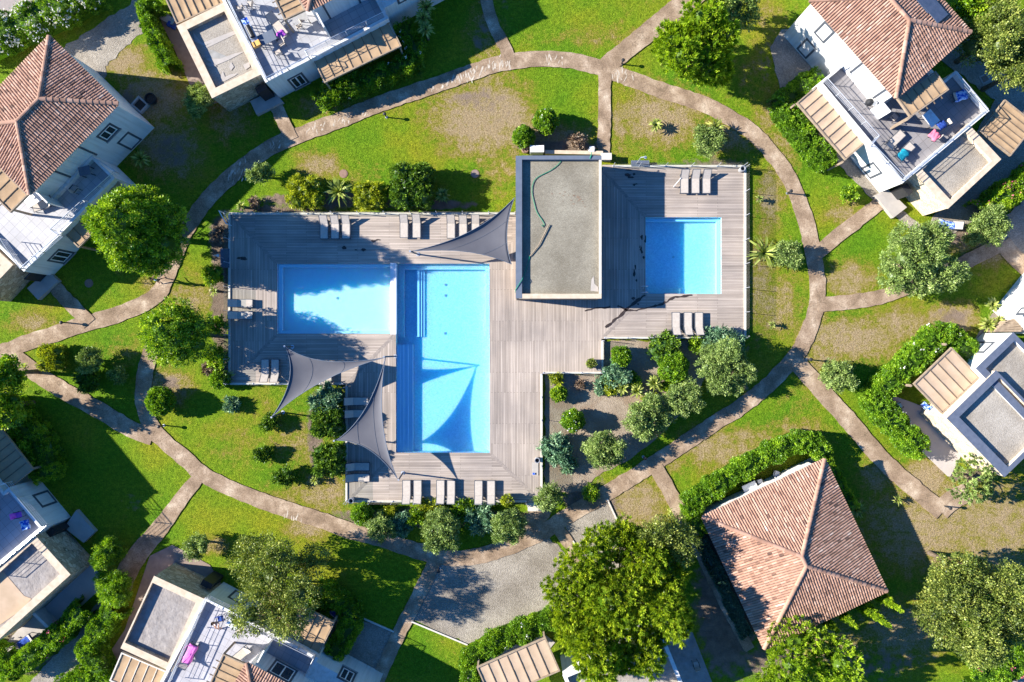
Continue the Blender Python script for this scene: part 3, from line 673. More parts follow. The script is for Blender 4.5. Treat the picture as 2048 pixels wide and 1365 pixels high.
path([(2005,486),(2030,515),(2080,560)], 34, 'short path by the gravel drive')
path([(1590,722),(1640,778),(1700,845),(1760,915),(1820,970),(1885,1025)], 35, 'straight path along the small hedge to the lower right lawn')
path([(1880,1022),(1905,1000),(1935,985)], 40, 'short path stub turning up to the patio')
path([(868,1125),(845,1175),(815,1235),(785,1295),(745,1385)], 27, 'path running down between lawn and gravel')
path([(1312,935),(1340,985),(1372,1045),(1385,1075)], 29, 'short path beside the leafy hedge corner')
path([(1385,1075),(1420,1150),(1460,1230),(1500,1300)], 20, 'shaded path along the tiled roof')
path([(1118,1060),(1140,1092),(1165,1130)], 24, 'short path into the big pine shade')
path([(548,205),(565,240),(583,280)], 26, 'little shaded path from the white house')
path([(105,567),(130,597),(158,625),(178,648)], 28, 'shaded path from the blue canopy')
path([(1040,1060),(1070,1040),(1092,1000)], 40, 'step path from the deck to the loop')
# pale stone edging of the gravel
def edging(a, b, label, name='kerb'):
    mb = MB(); mb.beam(W(*a, .05), W(*b, .05), .12, .12); return struct(mb.build(name, M['kerb']), label=label)
edging((822,1243),(935,1290), 'pale kerb along the gravel clearing'); edging((1214,998),(1250,1075), 'pale kerb beside the dry lawn square'); edging((714,1232),(788,1264), 'pale kerb of the shaded gravel yard'); edging((1146,1082),(1164,1118), 'pale kerb of the short path')
# worn lime marks on the paths
g = np.random.default_rng(4)
wm = MB()
for (x, y, n, sx, sy) in ((940,150,46,60,12),(1010,128,14,30,10),(1110,120,8,40,10),(1235,150,16,30,12),(690,240,10,40,8),(470,345,20,26,20),(560,285,8,20,10),(580,1035,9,24,8),(640,255,9,40,8)):
    for k in range(n):
        a = g.random()*6.28; cx = x+g.normal()*sx*.5; cy = y-(cx-x)*(.33 if x < 1000 and y < 400 else 0)+g.normal()*sy*.5
        r1 = 2.5+5*g.random(); r2 = .5+1.0*g.random(); th = g.random()*.9-1.9
        pts = []
        for q in range(9):
            u = 2*math.pi*q/9; rr = 1+.35*g.normal(); pts.append((cx+r1*rr*math.cos(u)*math.cos(th)-r2*rr*math.sin(u)*math.sin(th), cy+r1*rr*math.cos(u)*math.sin(th)+r2*rr*math.sin(u)*math.cos(th)))
        ZL[0] += .00004
        wm.add([W(p[0], p[1], .107+k*.0004) for p in pts], [tuple(range(9))[::-1]])
ZTOP = PZ[0]-.001
# lay the worn marks just above the highest path sheet
wm.v = [(x, y, ZTOP+.004+(z-.107)*.2) for x, y, z in wm.v]
struct(wm.build('path_stain', M['paleworn']), 'stuff', 'pale lime worn marks on the footpath')

# ------------------------------------------------------------------ pool deck
DZ = .26
def deck():
    mb = MB()
    Hs = [[(458,425),(1037,425),(1037,472),(979,528),(554,528)], [(554,668),(792,668),(690,770),(456,770)], [(792,906),(979,906),(1085,1006),(692,1006)],
          [(1205,330),(1493,330),(1493,678),(1203,678),(1291,588),(1443,588),(1443,435),(1291,435),(1205,340)]]
    Vs = [[(458,425),(554,528),(554,668),(456,770)], [(792,668),(792,906),(692,1006),(690,770)], [(979,528),(1037,472),(1205,340),(1291,435),(1291,588),(1203,678),(1203,745),(1085,745),(1085,1006),(979,906)]]
    for k, S_ in enumerate((Hs, Vs)):
        for p in S_: mb.add(WL(poly_ccw([(a, -b) for a, b in p]) and [(a, -b) for a, b in poly_ccw([(a, -b) for a, b in p])], DZ), [tuple(range(len(p)))], k)
    out = [(458,425),(1037,425),(1205,340),(1205,330),(1493,330),(1493,678),(1203,678),(1203,745),(1085,745),(1085,1006),(692,1006),(690,770),(456,770)]
    n = len(out); t = WL(out, DZ); b = [np.array([p[0], p[1], -.2]) for p in t]
    for i in range(n):
        j = (i+1) % n; mb.add([t[i], t[j], b[j], b[i]], [(0,1,2,3)], 2)
    for i, (a, c) in enumerate((((466,434),(552,526)), ((788,671),(694,768)), ((788,909),(696,1002)), ((982,909),(1080,1002)), ((552,671),(462,764)), ((1207,343),(1289,433)), ((1289,590),(1207,674)))):
        mb.beam(W(*a, DZ), W(*c, DZ), .26, .012, 2)
    o = mb.build('pool_deck', [M['deckH'], M['deckV'], M['mitre']]); struct(o, label='weathered grey timber pool deck with mitred corners'); return o
deck()
def kerbline(pts, label, wd=.2, z=DZ+.09):
    mb = MB()
    for a, b in zip(pts[:-1], pts[1:]): mb.beam(W(*a, z-.17), W(*b, z-.17), wd, .36)
    return struct(mb.build('deck_kerb', M['kerb']), label=label)
# wet trails left on the boards
g = np.random.default_rng(11); wt = MB()
def trail(pts, w0, w1):
    S_ = spline(pts, 5); A = []; B = []
    for i, p in enumerate(S_):
        d_ = S_[min(i+1, len(S_)-1)]-S_[max(i-1, 0)]; d_ = d_/np.linalg.norm(d_); n = np.array([-d_[1], d_[0]]); w_ = (w0+(w1-w0)*i/len(S_))*(.45+.9*g.random())
        q = p+g.normal(size=2)*.8; A.append(W(*(q+n*w_/2), DZ+.018)); B.append(W(*(q-n*w_/2), DZ+.018))
    m = len(A); wt.add(A+B, [(i, i+1, m+i+1, m+i) for i in range(m-1)])
trail([(1290,590),(1262,612),(1240,632),(1212,655)], 6, 5); trail([(1384,591),(1350,595),(1325,608),(1300,614),(1262,622),(1235,612)], 5, 3); trail([(1222,614),(1196,616),(1170,622)], 4, 2)
for (x, y, sx, sy, n) in ((1282,490,9,24,7),(1265,600,12,8,4),(1270,545,6,16,3),(480,520,14,6,5),(1265,350,18,14,6),(745,482,14,2,4),(700,500,22,2,3)):
    for k in range(n):
        cx = x+g.normal()*sx*.6; cy = y+g.normal()*sy*.6; r1 = 2+5*g.random(); r2 = 1+2*g.random(); v = (sy > sx)
        pts = [W(cx+(r2 if v else r1)*math.cos(u)*(1+.3*g.normal()), cy+(r1 if v else r2)*math.sin(u)*(1+.3*g.normal()), DZ+.022+.0004*k) for u in np.arange(9)*2*math.pi/9]
        wt.add(pts[::-1], [tuple(range(9))])
o = wt.build('water_stain', M['wet']); bm_fix(o); struct(o, 'stuff', 'dark wet trails on the deck boards')

# ------------------------------------------------------------------ pools
def rectw(x0, y0, x1, y1, z): return [W(x0, y1, z), W(x1, y1, z), W(x1, y0, z), W(x0, y0, z)]
def basin(mb, poly_px, depth, rim=DZ-.02):
    P = poly_ccw(WL(poly_px, DZ)); n = len(P)
    T = [np.array([p[0], p[1], rim]) for p in P]; B = [np.array([p[0], p[1], DZ-depth]) for p in P]
    for i in range(n): j = (i+1) % n; mb.add([T[j], T[i], B[i], B[j]], [(0,1,2,3)])
    mb.add(B, [tuple(range(n))])
def pool(label, polys, wmat, lmat, steps, loc, wz=DZ-.06, cat='swimming pool'):
    t = thing('swimming_pool', W(*loc, 0), label, cat)
    mb = MB()
    for p, dep in polys: basin(mb, p, dep)
    mb.build('basin', lmat, t)
    for s in steps: m2 = MB(); m2.prism(rectw(s[0], s[1], s[2], s[3], DZ), -2, s[4]); m2.build(s[5], M['step'] if s[5] != 'bench' else lmat, t)
    for p, dep in polys:
        m3 = MB(); P = poly_ccw(WL(p, DZ)); m3.add([np.array([q[0], q[1], wz]) for q in P], [tuple(range(len(P)))]); m3.build('water', wmat, t)
    return t
e = .2
p1 = pool('shallow white bottomed pool lying across the left deck', [([(554,528),(790,528),(790,668),(554,668)], .62)], M['water1'], M['liner1'],
     [(554.6,528.6,562,667.4,-.02,'step'),(562.1,528.6,789.4,534,-.02,'step'),(562.1,662,789.4,667.4,-.02,'step'),(780,534.2,789.6,661.8,.10,'dividing_wall')], (672,598))
p2 = pool('large deep blue pool with steps down its left side', [([(792,528),(979,528),(979,906),(792,906)], 1.05)], M['water2'], M['liner2'],
     [(792.6,690,799,905.4,.02,'step'),(799.1,690,806,905.4,-.12,'step'),(806.1,690,814,905.4,-.28,'step'),(814.1,690,823,905.4,-.45,'step'),
      (792.6,528.6,806,675,-.35,'bench'),(806.1,528.6,978.4,538,-.3,'bench'),(970.5,538.2,978.4,675,-.2,'bench'),(830,538.2,836,674,-.55,'step'),(836.1,538.2,841,674,-.62,'step'),(841.1,538.2,846,674,-.69,'step')], (885,716))
p3 = pool('small square pool on the right deck', [([(1291,435),(1443,435),(1443,588),(1291,588)], .95)], M['water3'], M['liner2'],
     [(1291.6,435.6,1442.4,441,-.25,'step'),(1437,441.2,1442.4,587.4,-.2,'step'),(1291.6,575,1364,587.4,-.45,'bench')], (1367,512))
for pl, (x, y, z) in ((p1, (671,596,-.35)), (p2, (889,568,-.78)), (p2, (889,590,-.78)), (p2, (888,667,-.78)), (p3, (1352,512,-.68))):
    mb = MB(); c = W(x, y, DZ); mb.lathe([(.11, 0), (.11, .02), (.06, .025)], (c[0], c[1], z), 12); mb.build('drain', M['alu'], pl)
# white coping strip between the two left pools
mb = MB(); mb.prism(rectw(789.6, 527, 792.6, 669, DZ), -.4, DZ+.03); mb.prism(rectw(780.5, 526.5, 789.4, 669, DZ), .12, DZ+.02); mb.build('coping', M['plastic'], p1)
# ladder of the small pool
lad = thing('pool_ladder', W(1290, 580, DZ)+[0, 0, 0], 'small steel pool ladder at the corner of the square pool', 'ladder')
for dy in (-.25, .25):
    c = W(1290, 580, DZ); mb = MB(); mb.tube([(c[0]-.35, c[1]+dy, DZ), (c[0]-.33, c[1]+dy, DZ+.6), (c[0]-.1, c[1]+dy, DZ+.75), (c[0]+.15, c[1]+dy, DZ+.55), (c[0]+.17, c[1]+dy, -.6)], .022, 6); mb.build('handrail', M['alu'], lad)
for z in (.05, -.2, -.45):
    mb = MB(); mb.box((c[0]+.17, c[1], z), (.1, .46, .03)); mb.build('rung', M['alu'], lad)
# ------------------------------------------------------------------ building kit
def para(p0, p1, p2, z):
    """rectangle from three surveyed corners (p0,p1 one side, p2 next to p1), squared up; world points ccw"""
    a, b, c = W(*p0, z), W(*p1, z), W(*p2, z); t = (b-a)/np.linalg.norm(b-a); n = np.array([-t[1], t[0], 0]); h = (c-b).dot(n)
    return poly_ccw([a, b, b+n*h, a+n*h])
def at_z(poly, z): return [np.array([p[0], p[1], z]) for p in poly]
def wall_pt(px, py, A, B):
    """where the sight line through a plan position meets the upright wall standing on ground points A,B"""
    a, b = np.array(A[:2], float), np.array(B[:2], float); n = np.array([-(b-a)[1], (b-a)[0]]); g = W(px, py, 0)[:2]
    t = n.dot(a)/n.dot(g); return np.array([g[0]*t, g[1]*t, CAMH*(1-t)])
def wall_frame(A, B):
    a = np.array([A[0], A[1], 0.]); b = np.array([B[0], B[1], 0.]); u = (b-a)/np.linalg.norm(b-a); n = np.array([-u[1], u[0], 0])
    if n.dot(a) > 0: n = -n          # outwards = the side seen from above the garden's centre
    return a, u, n
def on_wall(house, A, B, quad, kind='blind', name='window'):
    """window, blind window, door or dark strip on a wall, from its outline in the survey"""
    a, u, n = wall_frame(A, B); P = [wall_pt(q[0], q[1], A, B) for q in quad]
    us = [(p-a).dot(u) for p in P]; zs = [p[2] for p in P]; us.sort(); zs.sort()
    u0 = (us[0]+us[1])/2; u1 = (us[-1]+us[-2])/2; z0 = max(.15, (zs[0]+zs[1])/2); z1 = (zs[-1]+zs[-2])/2
    return wall_item(house, a, u, n, u0, u1, z0, z1, kind, name)
def wall_item(house, a, u, n, u0, u1, z0, z1, kind='blind', name='window'):
    def bx(mb, x0, x1, y0, y1, d0, d1):
        vs = [a+u*x+np.array([0, 0, y])+n*d for d in (d0, d1) for x, y in ((x0, y0), (x1, y0), (x1, y1), (x0, y1))]
        mb.add(vs, [(3,2,1,0),(4,5,6,7),(0,1,5,4),(1,2,6,5),(2,3,7,6),(3,0,4,7)])
    def fin(mb, nm, mat, par):
        o = mb.build(nm, mat, par); bm_fix(o); return o
    if kind == 'strip':
        mb = MB(); bx(mb, u0, u1, z0, z1, -.05, .035); return fin(mb, name, M['darkframe'], house)
    f = .17; mb = MB()
    bx(mb, u0, u1, z1-f, z1, -.05, .04); bx(mb, u0, u1, z0, z0+f, -.05, .04); bx(mb, u0, u0+f, z0+f, z1-f, -.05, .04); bx(mb, u1-f, u1, z0+f, z1-f, -.05, .04)
    w_ = fin(mb, name, M['darkframe'], house)
    if kind == 'blind':
        mb = MB(); bx(mb, u0+f, u1-f, z0+f, z1-f, -.05, .012); fin(mb, 'shutter', M['white'], w_)
    else:
        mb = MB(); bx(mb, u0+f, u1-f, z0+f, z1-f, -.05, .010); fin(mb, 'pane', M['pane'], w_)
        mb = MB(); s = .09; x0, x1, y0, y1 = u0+f, u1-f, z0+f, z1-f; xm = (x0+x1)/2
        for q in ((x0, x1, y1-s, y1), (x0, x1, y0, y0+s), (x0, x0+s, y0+s, y1-s), (x1-s, x1, y0+s, y1-s), (xm-s*.6, xm+s*.6, y0+s, y1-s)): bx(mb, *q, -.05, .03)
        fin(mb, 'sash', M['plastic'], w_)
        mb = MB(); bx(mb, u0-.05, u1+.05, z0-.06, z0, -.02, .12); fin(mb, 'sill', M['concrete'], w_)
    return w_
def railing(house, pts, z0, h=.95, name='railing', loop=False):
    """terrace rail along surveyed points (taken at the rail's top)"""
    P = [np.array([*W(*p, z0+h)[:2], z0]) for p in pts]; mb = MB()
    for a, b in zip(P[:-1], P[1:]):
        for k, r_ in ((h, .032), (h*.68, .014), (h*.42, .014), (h*.17, .014)): mb.tube([a+[0, 0, k], b+[0, 0, k]], r_, 6)
    o = mb.build(name, M['alu'], house)
    for a, b in zip(P[:-1], P[1:]):
        L_ = np.linalg.norm(b-a); n = max(1, round(L_/1.6))
        for i in range(n):
            q = a+(b-a)*i/n; m = MB(); m.box((q[0], q[1], z0+h/2), (.06, .06, h)); m.build('railing_post', M['alu'], o)
    return o
def gravel_roof(house, rect, ztop, wid, wall, cap, fill, drop=.42, wallz0=-.1):
    inn = inset(rect, wid); thin = inset(rect, .03)
    mb = MB(); mb.prism(thin, wallz0, ztop-drop-.05); mb.build('wall', wall, house)
    mb = MB(); mb.ring(thin, inset(inn, -.03), ztop-drop-.05, ztop-.06); mb.build('parapet', wall, house)
    mb = MB(); mb.ring(rect, inn, ztop-.06, ztop); mb.build('capping', cap, house)
    mb = MB(); mb.prism(inset(inn, -.02), ztop-drop-.04, ztop-drop); mb.build('roof', fill, house)
    return inn
def terrace(house, poly, zf, zp, tile, par=.22, skip=()):
    """white ground storey with a tiled roof terrace; parapet all round except skipped edges"""
    p = poly_ccw(poly); n = len(p)
    mb = MB(); mb.prism(p, -.1, zf-.06); mb.build('wall', M['white'], house)
    inn = inset(p, par); mb = MB(); mb.ring(p, inn, zf-.06, zp); mb.build('parapet', M['white'], house)
    mb = MB(); mb.prism(inset(p, par-.01), zf-.05, zf); mb.build('terrace_floor', tile, house)
    return p
def hip_roof(house, rect, ze, zr, seed, caps=True, tiles=True):
    """low pitched hipped roof of barrel tiles over an eaves rectangle (ccw world points)"""
    r = np.array([p[:2] for p in rect]); l01 = np.linalg.norm(r[1]-r[0]); l12 = np.linalg.norm(r[2]-r[1])
    if l01 < l12: r = np.roll(r, -1, axis=0); l01, l12 = l12, l01
    g = np.random.default_rng(seed); half = l12/2; V = []; T = []
    t0 = (r[1]-r[0])/l01; c0 = (r[0]+r[3])/2+t0*half; c1 = (r[1]+r[2])/2-t0*half
    R0 = np.array([*c0, zr]); R1 = np.array([*c1, zr]); E = [np.array([*q, ze]) for q in r]
    mb = MB(); mb.add(E+[R0, R1], [(0,1,5,4),(1,2,5),(2,3,4,5),(3,0,4)]); mb.add(at_z(E, ze-.005), [(3,2,1,0)]); mb.build('roof_deck', M['terracotta'], house)
    mb = MB(); mb.prism(inset([np.array([*q, 0]) for q in r], .05), ze-.16, ze-.01); mb.build('eaves_board', M['darkframe'], house)
    slope = (zr-ze)/half; cs = .205; tl = .36; sec = 5
    for k in range(4):
        A, B = E[k], E[(k+1) % 4]; Lk = np.linalg.norm(B-A); u = (B-A)/Lk; n = np.array([-u[1], u[0], 0]); rise = np.array([n[0], n[1], slope])
        nn = np.cross(u, rise); nn /= np.linalg.norm(nn)
        ncol = int(Lk/cs); off = (Lk-ncol*cs)/2
        for i in range(ncol):
            uc = off+(i+.5)*cs; run = min(uc, Lk-uc, half)-.02; nt_ = max(1, int(math.ceil(run/tl)))
            ctint = g.normal()*.05
            for j in range(nt_):
                v0 = j*tl-(.09 if j == 0 else .03); v1 = min((j+1)*tl, run)
                if v1-v0 < .05: continue
                tt = np.clip(.55+ctint+g.normal()*.13+(g.random() < .07)*(-.28)+(g.random() < .03)*.2, 0, 1); jw = g.normal()*.006
                pts = []
                for (v, w_, hh) in ((v0, .094, .108), (v1, .078, .075)):
                    for s in range(sec+1):
                        q = math.pi*s/sec; pts.append(A+u*(uc+jw+w_*math.cos(q))+rise*v+nn*(.008+hh*math.sin(q)))
                for s in range(sec): V += [pts[s+1], pts[s], pts[sec+1+s], pts[sec+2+s]]; T += [tt]*4
                for s in range(1, sec-1): V += [pts[0], pts[s], pts[s+1], pts[s+1]][::-1]; T += [tt*.8]*4
    me = quads_mesh('roof_tiles', np.array(V), np.array(T), M['tiles']); o0 = ORG[house]
    me.transform(Matrix.Translation((-o0[0], -o0[1], -o0[2]))); link('roof_tiles', me, house)
    hips = [(E[0], R0), (E[3], R0), (E[1], R1), (E[2], R1), (R0, R1)]
    V = []; T = []
    for a, b in hips:
        a = a+[0, 0, .05]; b = b+[0, 0, .05]; ln = np.linalg.norm(b-a); dd = (b-a)/ln; s = unit(np.cross(dd, [0, 0, 1.])); up = np.cross(s, dd); m = max(1, int(ln/.42))
        for j in range(m):
            q0 = a+dd*(ln*j/m-.03); q1 = a+dd*(ln*(j+1)/m); tt = np.clip(.52+g.normal()*.13, 0, 1); pts = []
            for (c, w_, h) in ((q0, .175, .15), (q1, .155, .12)):
                for k in range(7): an = math.pi*k/6; pts.append(c+s*w_*math.cos(an)+up*h*math.sin(an))
            for k in range(6): V += [pts[k], pts[k+1], pts[8+k], pts[7+k]]; T += [tt]*4
            for k in range(1, 6): V += [pts[0], pts[k], pts[k+1], pts[k+1]]; T += [tt*.75]*4
    me = quads_mesh('ridge_tiles', np.array(V), np.array(T), M['tiles']); me.transform(Matrix.Translation((-o0[0], -o0[1], -o0[2]))); link('ridge_tiles', me, house)
    return E, R0, R1
def pergola(label, p0, p1, p2, z, n, loc_z=0, beams_along='b', posts=(), canvas='canvas', beam='wood', over=0, mesh_bw=.05):
    """flat canopy: frame, canvas panels, cross beams; p0-p1 is side a, p1-p2 side b"""
    a, b, c = W(*p0, z), W(*p1, z), W(*p2, z); ta = (b-a)/np.linalg.norm(b-a); n_ = np.array([-ta[1], ta[0], 0]); h = (c-b).dot(n_); tb = n_*np.sign(h); la = np.linalg.norm(b-a); lb = abs(h)
    ctr = a+ta*la/2+tb*lb/2; t = thing('pergola', (ctr[0], ctr[1], loc_z), label, 'pergola', 'canvas shaded pergolas')
    mb = MB(); f = .1
    P = lambda x, y, zz=0: a+ta*x+tb*y+np.array([0, 0, zz])
    for (x0, y0, x1, y1) in ((0, f/2, la, f/2), (0, lb-f/2, la, lb-f/2), (f/2, f, f/2, lb-f), (la-f/2, f, la-f/2, lb-f)): mb.beam(P(x0, y0), P(x1, y1), f, .2)
    mb.build('frame', M[beam], t)
    m = MB(); k = 10; g = np.random.default_rng(int(abs(ctr[0])*10))
    L1, L2 = (la, lb) if beams_along == 'b' else (lb, la)
    for i in range(n+1):
        x0 = f+(L1-2*f)*i/(n+1)+.02; x1 = f+(L1-2*f)*(i+1)/(n+1)-.02
        vs = []; mm = 4; sag = .012+.02*g.random()
        for s in range(mm+1):
            for q in range(k+1):
                X = x0+(x1-x0)*s/mm; Y = f+.02+(L2-2*f-.04)*q/k; zz = .03-sag*math.sin(math.pi*s/mm)+g.normal()*.006
                vs.append(P(X, Y, zz) if beams_along == 'b' else P(Y, X, zz))
        m.add(vs, [(s*(k+1)+q, s*(k+1)+q+1, (s+1)*(k+1)+q+1, (s+1)*(k+1)+q) for s in range(mm) for q in range(k)])
    m.build('canvas', M[canvas], t, smooth=True)
    for i in range(1, n+1):
        X = f+(L1-2*f)*i/(n+1); m = MB()
        if beams_along == 'b': m.beam(P(X, f*.5, .04), P(X, lb-f*.5+over, .04), mesh_bw, .07)
        else: m.beam(P(f*.5, X, .04), P(la-f*.5+over, X, .04), mesh_bw, .07)
        m.build('beam', M['beam' if beam == 'wood' else beam], t)
    for (x, y) in posts:
        q = P(x*la, y*lb); m = MB(); m.box((q[0], q[1], (loc_z+z-.1)/2), (.14, .14, z-.1-loc_z), math.atan2(ta[1], ta[0])); m.build('post', M[beam], t)
    return t
def canopy_slab(house, quad, z, th=.18, mat='concrete'):
    z = .42; mb = MB(); mb.prism(WL(quad, z), -.1, z); mb.build('entrance_landing', M[mat], house)
    return house
ZF, ZP = 3.0, 3.42
TILE = {}
def tile_for(dx, dy, c=(.56,.55,.56)):
    k = round(ang(dx, dy), 3)
    if (k, c) not in TILE: TILE[(k, c)] = tile_floor('pale_terrace_tiles', c, -k, .62)
    return TILE[(k, c)]
def house(label, px, py, name='villa'): return thing(name, W(px, py, 0), label, 'villa', 'white villas round the pool')
def patch(mb, pts, z):
    mb.add([W(p[0], p[1], z) for p in pts], [tuple(range(len(pts)))[::-1]])

# ------------------------------------------------------------------ villa with the hipped roof, upper left
h1 = house('white villa with square hipped tile roof, large gravel yard behind it, at upper left', 100, 250)
r1 = para((60,390), (237,208), (99,74), 5.75)
E, R0, R1 = hip_roof(h1, r1, 5.75, 6.95, 1)
b1 = inset(r1, .22); mb = MB(); mb.prism(b1, -.1, 5.62); mb.build('upper_wall', M['white'], h1)
A1, B1 = b1[0], b1[1]
t1 = tile_for(177, -182, (.44,.43,.44))
ax = unit(b1[1]-b1[0]); ay = np.array([-ax[1], ax[0], 0])
def L1(p, z): q = W(*p, z)-b1[0]; return q.dot(ax), q.dot(ay)
q0 = L1((50,546), ZP); q1 = L1((117,474), ZP); q2 = L1((228,354), ZP)
loc = lambda x, y, z=0: b1[0]+ax*x+ay*y+np.array([0, 0, z])
ym = (q0[1]+q2[1])/2
terr = [loc(q0[0], ym), loc(q2[0], ym), loc(q2[0], -.02), loc(-.02, -.02), loc(-.02, 9), loc(q0[0], 9)]
terrace(h1, terr, ZF, ZP, t1)
railing(h1, [(0,478),(40,537),(116,470),(100,459),(228,343),(183,313)], ZP, .75)
for q, kd in (([(190,278),(218,244),(241,258),(215,281)], 'glass'), ([(233,286),(256,264),(285,278),(262,302)], 'blind')): on_wall(h1, A1, B1, q, kd)
for (u0, u1) in ((6.05, 6.2), (3.45, 3.6)):
    a, u, n = wall_frame(A1, B1); wall_item(h1, a, u, n, u0-1.3, u0-1.14, ZF, 5.5, 'strip', 'dark_wall_strip')  # narrow dark upright strips on the terrace side wall
on_wall(h1, terr[0], terr[1], [(94,524),(113,499),(150,503),(130,527)], 'glass')
gravel_roof(h1, para((-40,600), (26,530), (-60,432), 3.3), 3.3, .65, M['stone'], M['stonepale'], M['gravelroof2'])
canopy_slab(h1, [(54,577),(76,600),(117,562),(95,541)], 2.5)
mb = MB(); a, u, n = wall_frame(terr[0], terr[1]); mb.box(tuple(a+u*-.45+n*-.25+np.array([0,0,1.15])), (.95,.12,2.2), math.atan2(u[1],u[0])); mb.build('dark_doorway', M['black'], h1)  # black box for the door, painting in the dark of the entrance recess
# low screen wall and white partition on the terrace
mb = MB(); q = loc(-.0, -.5); mb.box((q[0], q[1], ZF+1.0), (.12, 1.2, 2.0), math.atan2(ax[1], ax[0])); mb.build('screen_wall', M['white'], h1)
pergola('canvas pergola below the terrace, partly under the round tree', (125,464), (231,357), (262,392), 2.75, 7, posts=((.02,.95),(.98,.95)))
pergola('canvas pergola on the roof terrace beside the tiled roof at the left edge', (57,391), (-60,275), (-100,305), 5.2, 6, ZF, posts=((.03,.9),(.97,.9)), beam='wood', over=.35)

# ------------------------------------------------------------------ villa at the top
h2 = house('white villa at the top with roof terrace and torn sheeting on its gravel roof', 600, 60)
rs2 = para((353,52), (424,197), (528,150), 3.3)
gravel_roof(h2, rs2, 3.3, .62, M['stone'], M['stonepale'], M['gravelroof2'])
ax2 = unit(W(777,37,ZP)-W(531,166,ZP)); ay2 = np.array([-ax2[1], ax2[0], 0]); O2 = W(531,166,ZP)
g2 = lambda x, y, z=0: np.array([O2[0], O2[1], 0])+ax2*x+ay2*y+np.array([0, 0, z])
w2 = np.linalg.norm(W(777,37,ZP)-O2)
terr2 = [g2(0,0), g2(w2,0), g2(w2,12), g2(0,12)]
terrace(h2, terr2, ZF, ZP, tile_for(246,-129,(.40,.40,.42)))
mb = MB(); mb.prism([g2(w2-.1,.9), g2(w2+9,.9), g2(w2+9,12), g2(w2-.1,12)], -.1, 3.36); mb.build('side_wing', M['white'], h2)
railing(h2, [(452,-6),(531,156),(616,113),(610,102),(771,22),(757,-12)], ZP, .75)
C2 = W(616,23,5.75); rr = [C2+ax2*0, C2+ax2*7.6, C2+ax2*7.6+ay2*10, C2+ay2*10]
hip_roof(h2, poly_ccw(rr), 5.75, 6.95, 2)
bb2 = inset(poly_ccw(rr), .22); mb = MB(); mb.prism(bb2, ZF-.1, 5.62); mb.build('upper_wall', M['white'], h2)
a, u, n = wall_frame(bb2[0], bb2[1])
for uu in (.9, 3.6, 6.1): wall_item(h2, a, u, n, uu, uu+.16, ZF, 5.5, 'strip', 'dark_wall_strip')  # three narrow dark strips up the wall
q = C2+ax2*.35+ay2*-.5; mb = MB(); mb.box((q[0]+.15, q[1], ZF+1.0), (.12, 1.3, 2.0), math.atan2(ax2[1], ax2[0])); mb.build('screen_wall', M['white'], h2)
on_wall(h2, terr2[0], terr2[1], [(574,160),(602,145),(620,164),(590,180)], 'glass')
on_wall(h2, g2(w2,.9), g2(w2+9,.9), [(791,2),(800,-6),(822,-8),(800,11)], 'blind')
canopy_slab(h2, [(500,203),(513,230),(566,204),(545,180)], 2.4)
mb = MB(); a, u, n = wall_frame(rs2[1], rs2[2]); ln2 = np.linalg.norm(rs2[2]-rs2[1]); mb.box(tuple(W(531,186,1.2)*[1,1,0]+[0,0,1.1]), (.9,.5,2.2), math.atan2(u[1],u[0])); mb.build('dark_doorway', M['black'], h2)  # black block as door and shaded recess in one
# torn sheeting lying on that roof
sh = MB(); zr2 = 3.3-.42
for i, pts in enumerate(([(386,65),(390,84),(409,92),(437,80),(476,62),(478,58),(436,74),(404,87),(397,78)], [(408,94),(414,96),(477,66),(478,62),(440,77)], [(411,118),(432,131),(458,120),(490,103),(470,107),(440,118),(418,117)], [(441,164),(449,163),(470,152),(476,147),(462,149),(450,154),(446,143),(442,150)], [(458,134),(462,142),(468,134),(462,124)], [(486,130),(491,140),(500,134),(499,124)], [(412,128),(420,134),(434,133),(425,126)])):
    patch(sh, pts, zr2+.012+.006*i)
o = sh.build('sheeting', M['concrete'], h2); bm_fix(o)
sh = MB(); patch(sh, [(378,60),(392,87),(408,130),(420,172),(404,140),(384,90),(372,62)], zr2+.008); patch(sh, [(409,104),(411,116),(446,118),(453,113),(424,100)], zr2+.01); o = sh.build('roof_membrane', M['membrane'], h2); bm_fix(o)
pergola('canvas pergola with scalloped shade on the lower side of the top villa', (625,117), (779,43), (804,93), 2.75, 7, posts=((.02,1),(.98,1)))
pergola('canvas pergola at the top edge behind the stone roof', (354,50), (456,4), (420,-70), 2.9, 6, posts=((.02,.95),(.98,.95)))
pergola('canvas pergola on the roof terrace at the top edge', (611,22), (569,42), (532,-34), 5.1, 5, ZF, beams_along='a', posts=((.98,.03),), over=.3)

# ------------------------------------------------------------------ villa at the upper right
h3 = house('white villa with terracotta hipped roof and grey roof terrace at upper right', 1800, 200)
r3 = para((1618,2), (1791,197), (1943,68), 5.75)
hip_roof(h3, r3, 5.75, 6.95, 3)
b3 = inset(r3, .22); mb = MB(); mb.prism(b3, -.1, 5.62); mb.build('upper_wall', M['white'], h3)
ax3 = unit(W(1805,367,ZP)-W(1638,166,ZP)); ay3 = np.array([-ax3[1], ax3[0], 0]); O3 = W(1638,166,ZP)
g3 = lambda x, y, z=0: np.array([O3[0], O3[1], 0])+ax3*x+ay3*y+np.array([0, 0, z])
w3 = np.linalg.norm(W(1805,367,ZP)-O3); dE = (W(1977,220,ZP)-O3).dot(ay3)
k3 = 1/PXM*.94
terr3 = [g3(0,0), g3(w3,0), g3(w3,dE), g3(156*k3,dE), g3(156*k3,dE-1.4), g3(112*k3,dE-1.4), g3(112*k3,2.6), g3(.02,2.6)]
terrace(h3, terr3, ZF, ZP, tile_for(167,201,(.27,.255,.26)))
railing(h3, [(1684,129),(1655,157),(1759,272),(1746,287),(1813,357),(1977,219),(1913,143)], ZP, .75)
